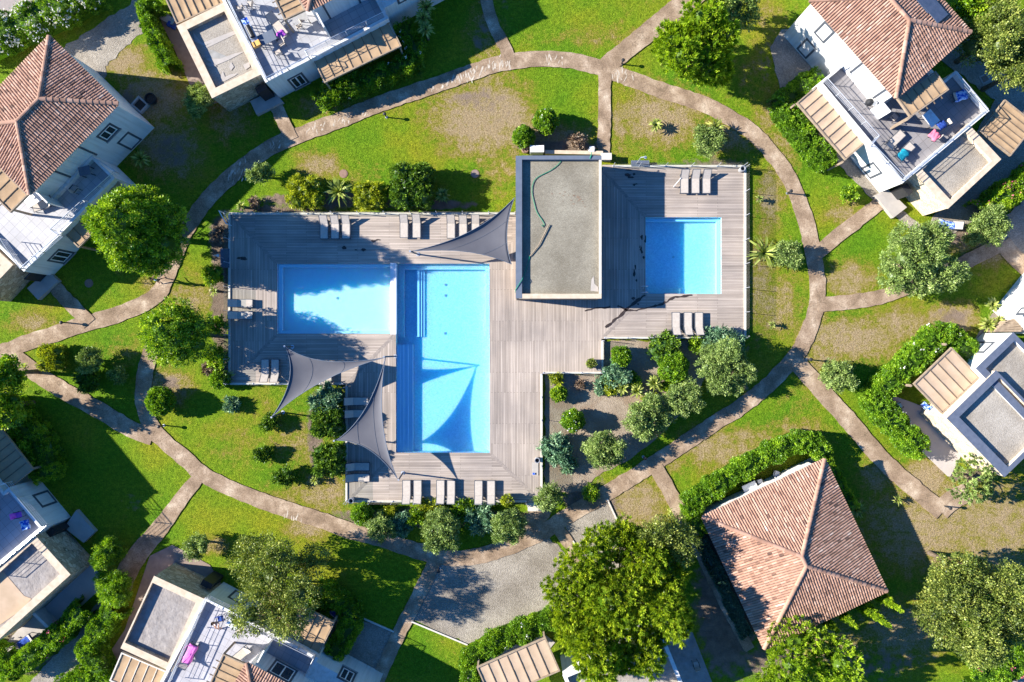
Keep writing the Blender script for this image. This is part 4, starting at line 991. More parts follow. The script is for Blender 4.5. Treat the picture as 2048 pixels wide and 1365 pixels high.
WA3 = b3[0]; WB3 = b3[1]
on_wall(h3, WA3, WB3, [(1627,63),(1650,43),(1672,65),(1646,87)], 'blind'); on_wall(h3, WA3, WB3, [(1593,96),(1614,76),(1634,98),(1612,119)], 'blind')
a, u, n = wall_frame(WA3, WB3); ln = np.linalg.norm(WB3-WA3)
for uu in (5.9, 8.6): wall_item(h3, a, u, n, uu, uu+.16, ZF, 5.5, 'strip', 'dark_wall_strip')  # two narrow dark strips up the wall
on_wall(h3, terr3[0], terr3[1], [(1723,338),(1744,322),(1767,347),(1741,357)], 'blind')
q = g3(w3*.46, 2.0); mb = MB(); mb.box((q[0], q[1], ZF+.9), (1.0, .12, 1.8), math.atan2(ax3[1], ax3[0])); mb.build('screen_wall', M['white'], h3)
gravel_roof(h3, para((1829,346), (1896,418), (2012,329), 3.3), 3.3, [.62,.4,.62,.25], M['stonewhite'], M['stonepale'], M['gravelroof2'])
canopy_slab(h3, [(1750,391),(1787,436),(1814,415),(1776,379)], 2.5)
mb = MB(); c = W(1800,385,1.0); mb.box((c[0], c[1], 1.05), (.9,.5,2.1), math.atan2(ax3[1], ax3[0])); mb.build('dark_doorway', M['black'], h3)  # door and the shade of its recess, drawn as one black block
for i, (x, y) in enumerate(((1852,2),(1872,22))):
    zz = 6.35; c = W(x, y, zz); mb = MB(); mb.box((c[0], c[1], zz), (1.6, 1.3, .06), math.atan2(ax3[1], ax3[0]), rx=-.25); mb.build('solar_panel', M['solar'], h3)
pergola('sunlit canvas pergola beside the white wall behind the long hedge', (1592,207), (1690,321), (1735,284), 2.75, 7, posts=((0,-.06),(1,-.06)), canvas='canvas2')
pergola('canvas pergola at the right edge with a rail shadow across it', (1958,264), (2020,313), (2072,250), 2.75, 5, beams_along='a', posts=((.95,.95),))
pergola('canvas pergola with beam ends over the blue shaded terrace', (1793,198), (1870,143), (1898,180), 5.1, 4, ZF, posts=((.97,.95),), over=.3)
mb = MB(); c0_ = W(1785.5,254.5,ZF); mb.box((c0_[0], c0_[1], ZF+1.15), (.14,.5,2.3), math.atan2(ax3[1], ax3[0])); o = tag(mb.build('terrace_post', M['wood'], None, org=c0_), 'flat timber post standing free on the grey terrace', 'post')

# ------------------------------------------------------------------ flat roofed villa, right
h4 = house('flat roofed villa with two dark rimmed gravel roofs at the right edge', 1990, 830)
gravel_roof(h4, para((1894,837), (2009,955), (2118,870), 3.75), 3.75, [.75,.35,.2,.6], M['stonewhite'], M['bluecap'], M['gravelroof2'])
gravel_roof(h4, para((2027,665), (1952,737), (2052,842), 3.55), 3.55, [.55,.55,.35,.35], M['white'], M['bluecap'], M['gravelroof2'])
R4 = para((2027,665), (1952,737), (2052,842), 3.55); i4 = min(range(4), key=lambda i: np.linalg.norm(((R4[i]+R4[(i+1) % 4])/2)[:2]-W(1955,690,0)[:2]))
on_wall(h4, R4[i4], R4[(i4+1) % 4], [(1952,684),(1990,684),(1966,708),(1935,704)], 'blind')
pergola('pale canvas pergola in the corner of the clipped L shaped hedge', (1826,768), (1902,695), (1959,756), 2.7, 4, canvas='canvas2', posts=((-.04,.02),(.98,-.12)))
h10 = house('white single storey villa wall at the right edge beside the spiky plants', 2060, 620)
B10 = [W(1985,622,0), W(2030,668,0), W(2135,565,0), W(2080,505,0)]
mb = MB(); mb.prism(B10, -.1, 3.4); mb.build('wall', M['white'], h10)
b10 = poly_ccw(B10); mb = MB(); mb.ring([p*1 for p in inset(b10, -.02)], inset(b10, .35), 3.4, 3.46); mb.build('capping', M['bluecap'], h10)
on_wall(h10, W(1985,622,0), W(2080,505,0), [(2036,624),(2050,608),(2060,622),(2050,636)], 'blind')
wb = thing('timber_store', W(2020,655,0), 'slatted timber store between the two white villas', 'timber store')
for i in range(6):
    p, q = W(1990+i*4,662-i*3.4,1.5), W(2042+i*2,662-i*6,1.5); mb = MB(); mb.beam(p, q, .16, .05); mb.build('slat', M['wood'], wb)
mb = MB(); mb.prism(WL([(1992,664),(2044,664),(2050,640),(2012,642)], 1.4), 0, 1.42); mb.build('body', M['wood'], wb)

# ------------------------------------------------------------------ hipped villa, lower right
h5 = house('single storey villa under a broad hipped tile roof, hedge along its upper side', 1590, 1100)
r5 = para((1404,1034), (1528,1297), (1773,1183), 3.1)
hip_roof(h5, r5, 3.1, 4.9, 5)
mb = MB(); mb.prism(inset(r5, .5), -.1, 2.95); mb.build('wall', M['white'], h5)

# ------------------------------------------------------------------ villa at the bottom centre
h6 = house('white villa with gravel roof half hidden under the big pine', 1230, 1370)
gravel_roof(h6, para((1125,1351), (1326,1269), (1370,1372), 3.4), 3.4, .3, M['white'], M['white'], M['gravelroof2'])
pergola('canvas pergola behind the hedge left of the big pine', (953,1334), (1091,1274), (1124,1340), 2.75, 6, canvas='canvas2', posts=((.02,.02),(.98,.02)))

# ------------------------------------------------------------------ villa at the bottom left
h7 = house('white villa with terrace and large felt covered flat roof at the bottom', 480, 1300)
rs7 = para((241,1297), (308,1152), (410,1198), 3.35)
gravel_roof(h7, rs7, 3.35, [.55,.55,.12,.55], M['stone'], M['stonepale'], M['felt'])
O7 = W(410.5,1195,ZP); ax7 = unit(W(637,1316,ZP)-O7); ay7 = np.array([ax7[1], -ax7[0], 0])
g7 = lambda x, y, z=0: np.array([O7[0], O7[1], 0])+ax7*x+ay7*y+np.array([0, 0, z])
w7 = (W(637,1316,ZP)-O7).dot(ax7)
terr7 = [g7(0,0), g7(w7,0), g7(w7,12), g7(0,12)]
terrace(h7, terr7, ZF, ZP, tile_for(227,121,(.44,.43,.46)))
mb = MB(); mb.prism([g7(w7-.1,.45), g7(w7+5.3,.45), g7(w7+5.3,12), g7(w7-.1,12)], -.1, 3.3); mb.build('side_wing', M['white'], h7)
railing(h7, [(335,1368),(411,1197),(501,1240),(494,1253),(627,1318),(610,1352)], ZP, .75)
C7 = W(494,1326,5.75); r7 = poly_ccw([C7, C7+ax7*8, C7+ax7*8+ay7*10, C7+ay7*10])
hip_roof(h7, r7, 5.75, 6.95, 7)
mb = MB(); mb.prism(inset(r7, .22), ZF-.1, 5.62); mb.build('upper_wall', M['white'], h7)
bb7 = [C7+ax7*.22+ay7*.22, C7+ax7*7.8+ay7*.22]
on_wall(h7, bb7[0], bb7[1], [(532,1348),(550,1318),(596,1343),(582,1365)], 'glass', 'sliding_door')
on_wall(h7, terr7[0], terr7[1], [(453,1195),(470,1182),(505,1197),(486,1211)], 'blind')
on_wall(h7, g7(w7,.45), g7(w7+5.3,.45), [(673,1357),(683,1333),(714,1346),(705,1369)], 'glass')
mb = MB(); q = C7+ax7*.6+ay7*-.35; mb.box((q[0], q[1], ZF+1.0), (.12, 1.3, 2.0), math.atan2(ay7[1], ay7[0])+math.pi/2); mb.build('screen_wall', M['white'], h7)
mb = MB(); c = W(425,1160,1.0); mb.box((c[0], c[1], 1.05), (.9,.5,2.1), math.atan2(ax7[1], ax7[0])); mb.build('dark_doorway', M['black'], h7)  # black block paints the shaded entrance notch with its door
pergola('canvas pergola partly under the grey green oak', (503,1244), (637,1311), (670,1244), 2.75, 7, posts=((.02,.97),(.98,.97)))
pergola('canvas pergola with white beams at the bottom edge', (244,1304), (336,1343), (312,1400), 2.8, 4, beam='kerb', posts=((.03,.95),))
pergola('canvas pergola on the bottom terrace beside the tiled roof', (493,1328), (447,1307), (410,1380), 5.1, 4, ZF, beams_along='a', posts=((.98,.03),), over=.35)
# ------------------------------------------------------------------ villa at the left edge
h8 = house('white villa at the lower left edge with a stone rimmed sheeted roof', 30, 1080)
rs8 = para((70,1071), (141,1149.5), (-20,1283), 3.25)
gravel_roof(h8, rs8, 3.25, [.1,.6,.6,.3], M['stone'], M['stonepale'], M['felt'])
O8 = W(86,1057,ZP); ax8 = unit(W(18,975,ZP)-O8); ay8 = np.array([-ax8[1], ax8[0], 0])
if ay8[0] > 0: ay8 = -ay8
g8 = lambda x, y, z=0: np.array([O8[0], O8[1], 0])+ax8*x+ay8*y+np.array([0, 0, z])
w8 = np.linalg.norm(W(18,975,ZP)-O8)
terr8 = [g8(0,0), g8(w8+3.0,0), g8(w8+3.0,12), g8(0,12)]
terrace(h8, [g8(0,0), g8(w8,0), g8(w8,.55), g8(w8+8,.55), g8(w8+8,12), g8(0,12)], ZF, ZP, tile_for(68,80,(.42,.42,.45)))
railing(h8, [(-40,1160),(84,1054),(10,967),(-8,972),(-60,905)], ZP, .75)
on_wall(h8, g8(0,0), g8(w8,0), [(63,991),(100,979),(119,1003),(86,1017)], 'blind')
C8 = W(-72,985,5.75); r8 = poly_ccw([C8, C8+ax8*10.2, C8+ax8*10.2+ay8*7.6, C8+ay8*7.6])
hip_roof(h8, r8, 5.75, 6.95, 8); mb = MB(); mb.prism(inset(r8, .22), ZF-.1, 5.62); mb.build('upper_wall', M['white'], h8)
canopy_slab(h8, [(128,1056),(152,1021),(190,1064),(167,1086)], 2.4)
mb = MB(); c = W(118,1060,1.0); mb.box((c[0], c[1], 1.05), (.9,.5,2.1), math.atan2(ax8[1], ax8[0])+1.57); mb.build('dark_doorway', M['black'], h8)  # recess shade and door painted as a single black block
sh = MB(); patch(sh, [(-30,1150),(5,1142),(48,1192),(63,1198),(40,1222),(0,1250),(-30,1260)], 3.25-.42+.02); o = sh.build('roof_canvas', M['canvas2'], h8); bm_fix(o)
pergola('shaded canvas pergola at the left edge above the blue terrace', (-10,1000), (68,939), (0,858), 2.75, 5, beams_along='a', posts=((.97,.03),(.97,.97)))
pergola('unseen canvas pergola beyond the left edge, added to shade the terrace', (-78,985), (-38,1032), (-150,1128), 5.1, 4, ZF, beams_along='a', posts=((.97,.03),), over=.3)  # out of view, added for its shadow on the left terrace
gw = MB(); gw.beam(W(77,1222,.6), W(106,1250,.6), .25, 1.2); o = tag(gw.build('garden_wall', M['kerb'], None, org=W(92,1236,0)), 'short pale concrete wall beside the sunken terrace hedge', 'wall')

# ------------------------------------------------------------------ pool house
hp = thing('pool_house', W(1117,455,0), 'flat roofed pool house with gravel roof standing on the deck', 'pool house')
rp = para((1032,312), (1032,597), (1203,597), 3.15)
inn = gravel_roof(hp, rp, 3.15, .2, M['wood'], M['kerb'], M['gravelpool'], .3, DZ-.1)
mb = MB()
P_ = lambda x0, y0, x1, y1: WL([(x0,y1),(x1,y1),(x1,y0),(x0,y0)], 3.2)
mb.prism(P_(1031.5,312,1044,597), 2.8, 3.2); mb.prism(P_(1044.05,311.5,1202.5,319.5), 2.8, 3.2); mb.build('dark_roof_edge', M['slate'], hp)  # wide dark band along the left and top roof edges
mb = MB(); mb.prism(P_(1038,588,1203,597.5), 2.9, 3.19); mb.build('timber_fascia', M['stonepale'], hp)
sm_ = MB(); gg = np.random.default_rng(3)
for k in range(22):
    u = gg.random(); x = 1112+u*60+gg.normal()*5; y = 384+u*22+gg.normal()*6; r_ = .7+1.5*gg.random(); sm_.add([W(x+r_*1.6*math.cos(q)*(1+.3*gg.normal()), y+r_*.7*math.sin(q)*(1+.3*gg.normal()), 2.856+.0003*k) for q in -np.arange(8)*2*math.pi/8], [tuple(range(8))])
o = sm_.build('roof_stain', M['dirt'], hp); bm_fix(o)
sm_ = MB(); sm_.add([W(x, y, 2.87) for x, y in ((1181,582),(1183,560),(1187,552),(1189,568),(1196,574),(1197,584))], [tuple(range(6))]); o = sm_.build('bare_patch', M['concrete'], hp); bm_fix(o)
st = thing('garden_hose', W(1085,400,2.86), 'long green hose snaking over the gravel roof of the pool house', 'hose')
zh = 2.9; S_ = spline([(1125,318),(1116,330),(1100,342),(1075,355),(1066,368),(1064,385),(1068,405),(1074,425),(1084,440),(1089,450),(1086,455),(1083,450),(1088,452)], 5)
mb = MB(); mb.tube([W(*p, zh) for p in S_], .024, 6); mb.build('hose_run', M['hose'], st, True)
mb = MB(); mb.tube([W(*p, zz) for p, zz in (((1060,512),zh),((1055,530),zh),((1049,548),zh+.05),((1044,560),3.25),((1036,572),3.25),((1031,580),3.24),((1030,586),2.6))], .024, 6); mb.build('hose_end', M['hose'], st, True)
pl = MB(); pl.tube([W(1098,450,2.95), W(1078,490,2.95), W(1060,513,2.93)], [.045,.04,.035], 8); tag(pl.build('wooden_pole', M['wood'], None, org=W(1078,482,2.9)), 'pale pole lying on the pool house roof beside the hose', 'pole')
for (x, y, wx, wy, hh, nm, mt, lb, ct) in ((1073,305,26,12,.9,'equipment_box','plastic','white equipment box behind the pool house roof edge','box'),(1210,318,20,12,.6,'equipment_box','kerb','pale box beside the pool house corner on the deck','box')):
    c = W(x, y, 0); t = thing(nm, c, lb, ct); mb = MB(); mb.box((c[0], c[1], hh/2+.1), (wx/PXM, wy/PXM, hh)); mb.build('body', M[mt], t); mb = MB(); mb.box((c[0], c[1], hh+.13), (wx/PXM+.06, wy/PXM+.06, .06)); mb.build('lid', M[mt], t)
c = W(1050,302,0); t = thing('clay_pot', c, 'round terracotta pot at the corner behind the pool house', 'pot'); mb = MB(); mb.lathe([(.2,0),(.3,.25),(.27,.45),(.22,.45),(.2,.4)], c, 16); mb.build('pot', M['iron'], t); mb = MB(); mb.lathe([(.2,.38),(.05,.41)], c, 14); mb.build('soil', M['soil'], t)
t = thing('hose_reel', W(1182,303,0), 'small white hose reel with green hose behind the pool house', 'hose reel'); c = W(1182,303,0)
mb = MB(); mb.tube([(c[0]-.2,c[1],.45),(c[0]+.2,c[1],.45)], .28, 14); mb.build('drum', M['plastic'], t); mb = MB(); mb.box((c[0],c[1],.1),(.5,.4,.2)); mb.build('stand', M['plastic'], t); mb = MB(); mb.tube([W(1183,305,3.3),W(1182,312,3.25),W(1180,318,3.22)],.035,6); mb.build('hose_loop', M['hose'], t)
sl2 = thing('deck_wall', W(1120,309,0), 'low pale stone wall behind the pool house', 'wall'); mb = MB(); mb.beam(W(1090,306,.3), W(1205,308,.3), .3, .6); mb.build('coping', M['stonepale'], sl2)
# ------------------------------------------------------------------ glass fences round the deck
def fence(label, a, b, n, name='glass_fence', lean=0):
    A, B = W(*a, DZ), W(*b, DZ); c = (A+B)/2; t = thing(name, (c[0], c[1], DZ), label, 'fence', 'glass fences round the pool deck')
    d_ = unit(B-A); mb = MB(); mb.beam(A+[0, 0, .03], B+[0, 0, .03], .17, .10); mb.build('kerb', M['kerb'], t)
    for i in range(n+1):
        q = A+(B-A)*i/n; m = MB(); m.tube([q+[0, 0, .06], q+[0, 0, 1.12]], .028, 8); m.lathe([(.07, 0), (.07, .03), (.03, .04)], (q[0], q[1], DZ+.08), 10); m.build('post', M['alu'], t)
        if i < n:
            p0 = q+d_*.07; p1 = A+(B-A)*(i+1)/n-d_*.07; m = MB(); m.beam(p0+[0, 0, .62], p1+[0, 0, .62], .012, 1.0); m.build('glass_panel', M['glass'], t)
    return t
fence('glass fence run along the top of the left deck', (460,428), (1030,428), 11)
fence('short glass fence run at the left end of the deck', (459,431), (459,766), 7)
fence('glass fence run along the lower left deck behind the sail', (462,768), (686,768), 5)
fence('glass fence run between the deck and the tall conifers', (693,774), (693,1002), 5)
fence('long glass fence run behind the bottom row of loungers', (697,1003), (1052,1003), 8)
fence('glass fence run between the deck and the gravel bed', (1083,749), (1083,978), 5)
fence('short glass fence run in the inner corner by the potted plant', (1087,746), (1201,746), 3)
fence('shortest glass fence run from the inner corner upwards', (1205,682), (1205,742), 1)
fence('glass fence run below the three lower right loungers', (1209,676), (1486,676), 6)
fence('glass fence run along the right edge of the deck', (1490,336), (1490,673), 7)
fence('glass fence run along the top of the right deck', (1226,333), (1486,333), 5)

# ------------------------------------------------------------------ shade sails
def sail(label, pts, zs, bow, seed):
    P = [W(*p, z) for p, z in zip(pts, zs)]; c = sum(P)/3; t = thing('shade_sail', (c[0], c[1], min(zs)), label, 'shade sail', 'charcoal shade sails over the deck')
    n = 26; V = []; idx = {}
    for i in range(n+1):
        for j in range(n+1-i):
            u, v = i/n, j/n; w_ = 1-u-v; q = P[0]*w_+P[1]*u+P[2]*v
            pull = np.zeros(3)
            # pull each edge towards the centre: catenary-cut edges
            for (s, r_, e_, o_) in ((w_, u, 0, 2), (u, v, 1, 0), (v, w_, 2, 1)):
                pull += (P[o_]-(P[e_]+P[(e_+1) % 3])/2)*bow[e_]*4*s*r_*(1-[v, w_, u][e_])**2
            q = q+pull+np.array([0, 0, -.45*27*u*v*w_*.5]); idx[(i, j)] = len(V); V.append(q)
    F = []
    for i in range(n):
        for j in range(n-i):
            F.append((idx[(i, j)], idx[(i+1, j)], idx[(i, j+1)]))
            if j < n-i-1: F.append((idx[(i+1, j)], idx[(i+1, j+1)], idx[(i, j+1)]))
    mb = MB(); mb.add(V, F); o = mb.build('cloth', M['sail'], t, True); bm_fix(o)
    sm = o.modifiers.new('thickness', 'SOLIDIFY'); sm.thickness = .012
    mb = MB(); E = [[idx[(i, 0)] for i in range(n+1)], [idx[(n-k, k)] for k in range(n+1)], [idx[(0, n-k)] for k in range(n+1)]]
    for e_ in E: mb.tube([V[k]+[0, 0, .012] for k in e_], .028, 6)
    mb.build('hem', M['slate'], t)
    for e_ in (n//3, n*2//3):
        mb = MB(); mb.tube([V[idx[(e_, j)]]+[0, 0, .012] for j in range(n+1-e_)], .012, 4); mb.build('seam', M['slate'], t)
    return t
def sail_pole(label, base, top, zt, zb=DZ, r=.065):
    B, T_ = W(*base, zb), W(*top, zt); t = thing('sail_pole', B, label, 'pole', 'steel poles of the shade sails'); mb = MB(); mb.tube([B, T_], r, 10); mb.build('shaft', M['darkframe'], t)
    mb = MB(); mb.lathe([(.16, 0), (.16, .03), (.09, .04)], B, 12); mb.build('base_plate', M['alu'], t); mb = MB(); mb.tube([T_-[0, 0, .02], T_+[0, 0, .06]], r*1.15, 10); mb.build('cap', M['alu'], t)
sail('charcoal shade sail beside the flat gravel roof of the pool house', [(1029,396),(1023,529),(824,503)], [2.9,2.6,3.0], [.06,.10,.16], 1)
sail('charcoal shade sail with its tip over the lawn, leftmost of the three', [(571,694),(771,715),(545,833)], [2.9,2.85,2.2], [.14,.14,.10], 2)
sail('charcoal shade sail hanging down to the lower loungers', [(771,716),(673,881),(795,958)], [2.8,2.4,2.6], [.12,.10,.16], 3)
sail_pole('tall sail pole at the edge of the large pool', (791,713), (768,714), 2.92); sail_pole('sail pole standing before the bottom row of loungers', (806,946), (797,960), 2.75)
sail_pole('sail pole on the lawn at the tip of the leftmost sail', (566,825), (543,835), 2.35, 0); sail_pole('sail pole between the two tall conifers', (683,874), (668,882), 2.5, 0)
sail_pole('sail pole on the deck at the tip of the sail by the pool house', (836,509), (820,503), 3.1); sail_pole('sail pole hidden by the lowest left loungers', (585,694), (569,693), 3.1)

# ------------------------------------------------------------------ sun loungers
def make_lounger(mat='sling', fr='darkframe'):
    t = thing('sun_lounger', (0, 0, 0), 'x', 'sun lounger')
    mb = MB(); mb.box((-.32, 0, .34), (1.22, .60, .025)); mb.build('seat', M[mat], t)
    mb = MB(); c, s = math.cos(.62), math.sin(.62); mb.box((.29+.38*c, 0, .35+.38*s), (.76, .60, .025), ry=-.62); mb.build('backrest', M[mat], t)
    mb = MB()
    for y in (-.33, .33): mb.beam((-.95, y, .33), (.62, y, .33), .05, .05); mb.beam((.29, y, .35), (.29+.78*c, y, .35+.78*s), .04, .04)
    for x in (-.95, .30, .62): mb.beam((x, -.33, .33), (x, .33, .33), .05, .05)
    mb.beam((.29+.78*c, -.33, .35+.78*s), (.29+.78*c, .33, .35+.78*s), .04, .04); mb.build('frame', M[fr], t)
    for x in (-.85, .55):
        for y in (-.31, .31): m = MB(); m.beam((x, y, .32), (x+(.06 if x > 0 else -.06), y, 0), .045, .045); m.build('leg', M[fr], t)
    m = MB()
    for y in (-.22, .22): m.beam((.55, y, .33), (.29+.6*c, y, .34+.6*s), .03, .03)
    m.build('back_strut', M[fr], t)
    return t
LP = make_lounger(); first = [True]
def lounger(px, py, ux, uy, label, z=DZ, group='taupe loungers round the pool', sc=1.0):
    o = LP if first[0] else copy_tree(LP); first[0] = False
    o.location = W(px, py, z+.35)*[1, 1, 0]+[0, 0, z]; o.rotation_euler = (0, 0, ang(ux, uy)); o.scale = (sc,)*3
    o['label'] = label; o['category'] = 'sun lounger'; o['group'] = group
    if group is None: del o['group']
    ORG[o] = np.array(o.location); return o
for args in [(648,455,0,-1,'left of the three loungers in tree shade at the top of the left deck'),(670,455,0,-1,'middle lounger of the three at the top left of the deck'),(692,455,0,-1,'right one of the three top loungers, half in sun'),
 (808,453,0,-1,'left lounger of the sunlit pair above the large pool'),(833,453,0,-1,'right lounger of the sunlit pair above the large pool'),(902,454,0,-1,'left lounger next to the pool house sail'),(926,455,0,-1,'middle lounger next to the pool house sail'),(951,454,0,-1,'lounger partly under the pool house sail'),
 (1369,364,0,-1,'left of three loungers above the square pool'),(1391,364,0,-1,'middle of three loungers above the square pool'),(1413,364,0,-1,'right of three loungers above the square pool'),
 (1352,648,0,1,'left of three loungers below the square pool'),(1376,648,0,1,'middle of three loungers below the square pool'),(1398,648,0,1,'right of three loungers below the square pool'),
 (482,607,-1,0,'upper of two sideways loungers left of the shallow pool'),(482,631,-1,0,'lower of two sideways loungers left of the shallow pool'),
 (530,742,0,1,'left lounger beside the leftmost sail, dappled shade'),(550,742,0,1,'lounger touching the shade of the leftmost sail'),
 (713,803,-1,0,'upper shaded lounger under the hanging sail'),(714,828,-1,0,'lower shaded lounger under the hanging sail'),
 (716,934,-1,0,'upper of two sideways loungers below the hanging sail'),(716,956,-1,0,'lower of two sideways loungers below the hanging sail'),
 (813,984,0,1,'first lounger of the bottom row, beside the sail pole'),(835,984,0,1,'second lounger of the bottom row'),(881,984,0,1,'third lounger of the bottom row, left of the middle pair'),(902,984,0,1,'fourth lounger of the bottom row, right of the middle pair'),(957,985,0,1,'fifth lounger of the bottom row'),(982,985,0,1,'last lounger of the bottom row, next to the big pot'),
 (655,755,0,1,'lounger mostly hidden under the leftmost sail by its lower edge')]: lounger(*args[:4], args[4])
TZ = ZF
lounger(555,51,-.62,-.8,'lounger with a purple towel on the top villa terrace', TZ, 'loungers on the roof terraces'); lounger(1789,282,-.72,.7,'upper lounger on the grey terrace, without a towel', TZ, 'loungers on the roof terraces') 
lounger(1808,306,-.72,.7,'lower lounger on the grey terrace, with a teal towel', TZ, 'loungers on the roof terraces'); lounger(1922,190,-.6,.2,'shaded lounger under the blue patterned towel', TZ, 'loungers on the roof terraces')
lounger(378,1311,-.42,.9,'lounger covered by a pink towel on the bottom terrace', TZ, 'loungers on the roof terraces'); lounger(484,1308,.6,-.5,'lounger in the corner of the bottom terrace beside the tiled roof', TZ, 'loungers on the roof terraces')
lounger(50,1283,.8,-.55,'lounger with purple towel in the sunken terrace', .06, 'loungers on the ground'); lounger(1898,449,.95,.2,'lounger with striped towel beside the stone walled villa', .06, 'loungers on the ground'); lounger(668,1226,.7,.6,'lounger in deep shade beside the bottom pergola', .06, 'loungers on the ground')
lounger(335,38,.85,.45,'brown lounger on the paved strip behind the top left hedge', .06, 'loungers on the ground'); lounger(88,409,.85,-.3,'pale lounger on the upper left terrace', TZ, 'loungers on the roof terraces')
def towel(px, py, ux, uy, z, l, w_, mat, label, back=0, name='towel'):
    c = W(px, py, z); t = np.array([ux, -uy, 0])/math.hypot(ux, uy); s = np.array([-t[1], t[0], 0]); g = np.random.default_rng(int(px*7+py)); mb = MB(); n, m = 12, 6; vs = []
    for i in range(n+1):
        for j in range(m+1):
            u = (i/n-.5)*l; v = (j/m-.5)*w_*(1+.08*math.sin(i*.9)); zz = .02*math.sin(i*1.3+j)+g.normal()*.008+max(0, u-l*.12)*back-(.22*((abs(j/m-.5)-.4)/.1) if abs(j/m-.5) > .4 else 0)*.6
            vs.append(c+t*u+s*v+[0, 0, zz])
    mb.add(vs, [(i*(m+1)+j, (i+1)*(m+1)+j, (i+1)*(m+1)+j+1, i*(m+1)+j+1) for i in range(n) for j in range(m)])
    o = mb.build(name, M[mat], None, True, org=c); sm = o.modifiers.new('t', 'SOLIDIFY'); sm.thickness = .015; return tag(o, label, 'towel')
towel(562,68,-.6,-.8,TZ+.42,.55,.7,'purple','purple towel on the foot of a lounger on the top terrace'); towel(378,1311,-.42,.9,TZ+.46,1.7,.72,'pink','bright pink towel spread over a lounger',.25)
towel(1807,310,-.72,.7,TZ+.62,.85,.7,'teal','teal patterned towel bunched on a lounger',.2); towel(1922,191,-.6,.2,TZ+.5,1.1,.8,'bluetowel','blue and white patterned towel in the terrace shade')
towel(50,1283,.8,-.55,.56,1.4,.6,'navy','blue and purple towel in the sunken terrace',.2); towel(1898,449,.95,.2,.56,1.6,.62,'bluetowel','white and purple striped towel beside the stone wall'); towel(670,1228,.7,.6,.55,.9,.6,'navy','dark blue towel in the shade beside the pergola')
towel(48,1051,.3,1,TZ+.45,.75,.75,'bluetowel','pale blue towel on the shaded left terrace')
towel(343,50,.85,.45,.56,.8,.5,'navy','blue towel hanging on the brown lounger behind the hedge',-.2)
# ------------------------------------------------------------------ chairs, tables, barbecues
def make_chair():
    t = thing('garden_chair', (0, 0, 0), 'x', 'chair'); m = MB(); m.box((0, 0, .43), (.46, .46, .03)); m.build('seat', M['sling'], t)
    m = MB(); m.box((.27, 0, .70), (.03, .46, .52), ry=.18); m.build('backrest', M['sling'], t)
    for x in (-.21, .21):
        for y in (-.22, .22): m = MB(); m.beam((x, y, 0), (x, y, .43 if x > 0 else .64), .03, .03); m.build('leg', M['black'], t)
    for y in (-.24, .24): m = MB(); m.beam((-.22, y, .64), (.26, y, .64), .05, .03); m.build('armrest', M['black'], t)
    return t
CP = make_chair(); cfirst = [True]
def chair(px, py, ux, uy, z, label, mat=None):
    o = CP if cfirst[0] else copy_tree(CP); cfirst[0] = False
    o.location = W(px, py, z+.45)*[1, 1, 0]+[0, 0, z]; o.rotation_euler = (0, 0, ang(ux, uy)); o['label'] = label; o['group'] = 'garden chairs of the villas'
    if mat:
        for ch in o.children:
            if ch.name.startswith(('seat', 'backrest')): ch.data = ch.data.copy(); ch.data.materials[0] = M[mat]
    return o
chair(562,86,.8,-.5,TZ,'chair facing the dark table on the top terrace'); chair(557,106,.5,.8,TZ,'chair nearest the terrace corner at the top villa'); chair(481,17,.3,1,TZ,'upper left chair beside the rail of the top villa'); chair(500,9,.9,.2,TZ,'chair at the top image edge on the terrace'); chair(597,52,.8,-.5,TZ,'chair half under the small terrace pergola')
chair(1789,235,-.6,-.6,TZ,'dark chair on the sunny side of the grey terrace'); chair(1870,272,.5,.5,TZ,'chair under the coral pink towel'); chair(1887,250,.6,-.4,TZ,'chair under the dark blue towel'); chair(1849,811,.6,.7,.05,'chair with blue towel beside the pale pergola','bluetowel'); chair(1798,812,-.7,.5,.05,'shaded chair behind the clipped hedge','tealcloth')
chair(150,379,-.6,.7,TZ,'chair in the blue shade of the upper left terrace'); chair(37,1030,-1,.2,TZ,'chair with a plum cushion on the left terrace','purple'); chair(441,1238,-.2,-1,TZ,'chair with the sunbather on the bottom terrace','navy'); chair(478,1262,.9,.4,TZ,'chair behind the small table on the bottom terrace')
chair(1520,965,.3,1,.05,'white chair beneath the tiled roof edge','plastic'); chair(1553,948,-.3,1,.05,'second white chair beneath the tiled roof edge, further right','plastic'); chair(1392,1330,.3,1,.05,'blurred chair on the blue shaded patio')
towel(1871,270,.5,.5,TZ+.98,.75,.75,'coral','coral pink towel over a terrace chair',-.2); towel(1885,250,.6,-.4,TZ+.95,.7,.6,'navy','dark blue towel over a terrace chair',-.2)
def table(px, py, ux, uy, z, l, w_, mat, label, h=.74):
    c = W(px, py, z+h); t = thing('garden_table', (c[0], c[1], z), label, 'table'); r = ang(ux, uy); m = MB(); m.box((c[0], c[1], z+h), (l, w_, .04), r); m.build('table_top', M[mat], t)
    for sx in (-1, 1):
        for sy in (-1, 1): q = np.array([math.cos(r)*sx*(l/2-.07)-math.sin(r)*sy*(w_/2-.07), math.sin(r)*sx*(l/2-.07)+math.cos(r)*sy*(w_/2-.07)]); m = MB(); m.box((c[0]+q[0], c[1]+q[1], z+h/2), (.05, .05, h-.04), r); m.build('leg', M['black'], t)
    return t
